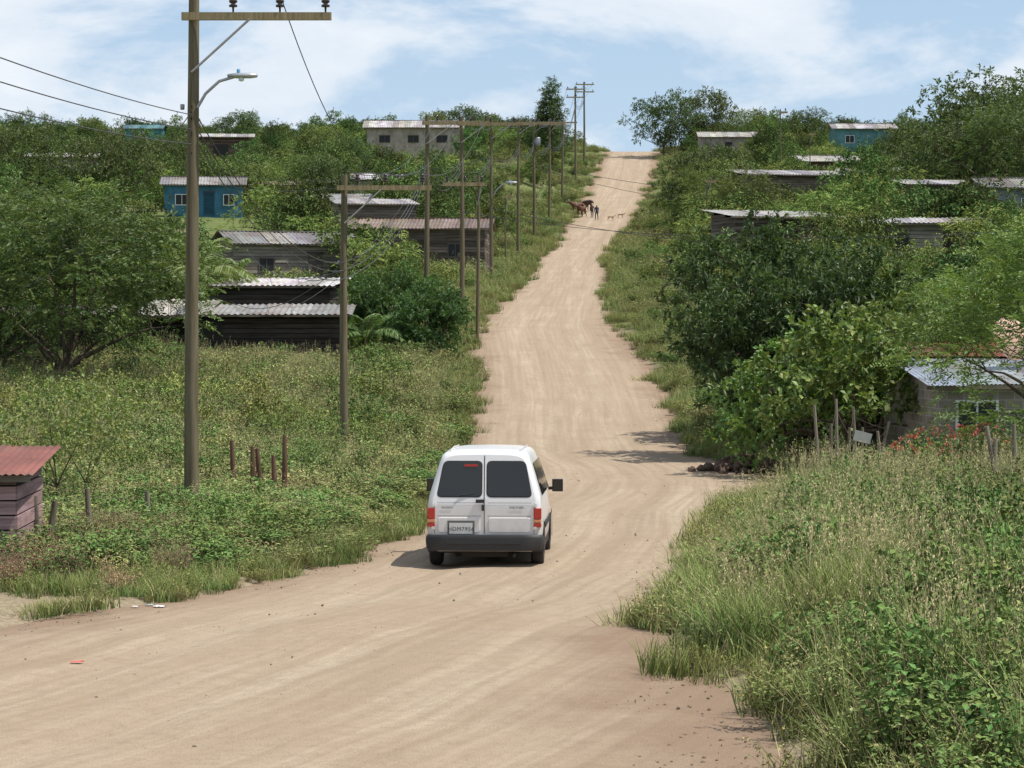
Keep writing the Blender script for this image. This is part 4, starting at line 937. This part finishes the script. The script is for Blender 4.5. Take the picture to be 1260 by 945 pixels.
def beast(name,be,D,rz,col,s=1.0,dog=False,grz=0.0):
    hx=.22;L_=.75
    v=[(0,-L_,1.12),(0,-.3,1.08),(0,.3,1.06),(0,.7,1.12),(0,1.0,1.30-grz*.3),(0,1.22,1.48-grz),(0,1.5,1.32-grz),(0,1.62,1.24-grz),
       (hx,.6,.85),(hx,.58,.48),(hx,.62,.12),(hx,.66,.03),(-hx,.55,.85),(-hx,.48,.48),(-hx,.40,.12),(-hx,.44,.03),
       (hx,-.68,.9),(hx,-.55,.62),(hx,-.82,.40),(hx,-.76,.08),(hx,-.71,.03),(-hx,-.68,.9),(-hx,-.60,.62),(-hx,-.92,.40),(-hx,-.9,.08),(-hx,-.85,.03),
       (0,-.93,1.12),(0,-1.0,.8),(0,-1.0,.45),(.16,1.18,1.52-grz),(-.16,1.18,1.52-grz)]
    e=[(0,1),(1,2),(2,3),(3,4),(4,5),(5,6),(6,7),(3,8),(8,9),(9,10),(10,11),(3,12),(12,13),(13,14),(14,15),(0,16),(16,17),(17,18),(18,19),(19,20),(0,21),(21,22),(22,23),(23,24),(24,25),(0,26),(26,27),(27,28),(5,29),(5,30)]
    r_=[.27,.31,.33,.28,.19,.14,.10,.075,.12,.07,.045,.06,.12,.07,.045,.06,.15,.10,.055,.04,.055,.15,.10,.055,.04,.055,.05,.022,.04,.03,.03]
    if dog: r_=[q*.75 for q in r_]
    c2=tuple(min(1,q*2.2) for q in col)
    def mf(c): return 1 if (c.z<.14 or c.y>1.56) else (2 if (c.z<.85 and abs(c.x)<.15 and abs(c.y)<.5) else 0)
    x=be/1000*D;z=float(zroad(D))
    o=skin_mesh(name,v,e,r_,1,mf,[simple(name+'_hide',col,.8),V_BK,simple(name+'_belly',c2,.8)]);o.location=(x,D,z-.01);o.rotation_euler[2]=rz;o.scale=(s,)*3
    if not dog:
        b=MB()
        for sg in (-1,1): b.tube([(sg*.08,1.18,1.58-grz),(sg*.2,1.2,1.68-grz),(sg*.22,1.26,1.8-grz)],[.03,.022,.008],6)
        b.obj('horns',[V_PL],o)
person('pedestrian',34.7,280,2.9,(.03,.04,.1),(.02,.025,.05));person('pedestrian',32.8,283,3.2,(.1,.05,.04),(.03,.03,.05),.95)
beast('brown_cow',28.5,284,2.7,(.11,.045,.025),.95);beast('brown_cow',30.8,292,3.6,(.06,.03,.02),1.0,grz=.35);beast('brown_cow',27,290,1.9,(.13,.06,.035),.9)
beast('dog',40.5,279,-1.2,(.35,.24,.14),.42,True);beast('dog',44.5,283,-1.6,(.3,.2,.12),.38,True)

# ------------------------------------------------------------------ light, sky, camera
el=math.radians(64);az=math.radians(102)
S=Vector((math.cos(el)*math.sin(az),math.cos(el)*math.cos(az),math.sin(el)))
ld=bpy.data.lights.new('sun','SUN');ld.energy=5.0;ld.angle=math.radians(.5);ld.color=(1,.955,.88);lo=bpy.data.objects.new('sun',ld);link(lo);lo.rotation_euler=(-S).to_track_quat('-Z','Y').to_euler()
w=bpy.data.worlds.new('World');SC.world=w;w.use_nodes=True;nt=w.node_tree
for n_ in list(nt.nodes): nt.nodes.remove(n_)
out=nt.nodes.new('ShaderNodeOutputWorld');bg=nt.nodes.new('ShaderNodeBackground');bg.inputs[1].default_value=.12
sky=nt.nodes.new('ShaderNodeTexSky');sky.sky_type='NISHITA';sky.sun_disc=False;sky.sun_elevation=el;sky.sun_rotation=az;sky.air_density=1.0;sky.dust_density=.8;sky.ozone_density=2.0
tc=nt.nodes.new('ShaderNodeTexCoord');mp=nt.nodes.new('ShaderNodeMapping');mp.inputs['Scale'].default_value=(1,1,2.2);mp.inputs['Location'].default_value=(.3,0,.15);nt.links.new(tc.outputs['Generated'],mp.inputs[0])
n1=noise(nt,mp.outputs[0],8,7,.58,.25)
sz=nt.nodes.new('ShaderNodeSeparateXYZ');nt.links.new(tc.outputs['Generated'],sz.inputs[0])
hz=ramp(nt,sz.outputs[2],[(0.0,.85),(.35,0)])
base=mixc(nt,hz,sky.outputs[0],(4.5,6.0,8.0))
f=ramp(nt,n1,[(.44,0),(.54,.7),(.64,.95)])
c=mixc(nt,f,base,(7.4,7.8,8.3))
nt.links.new(c,bg.inputs[0]);nt.links.new(bg.outputs[0],out.inputs[0])
cd=bpy.data.cameras.new('camera');cd.lens=85.7;cd.sensor_width=36;cd.clip_end=6000;co=bpy.data.objects.new('camera',cd);link(co);co.location=(0,0,3.5);co.rotation_euler=(math.radians(90-1.385),0,0);SC.camera=co
SC.view_settings.view_transform='Standard';SC.view_settings.look='None';SC.view_settings.exposure=0
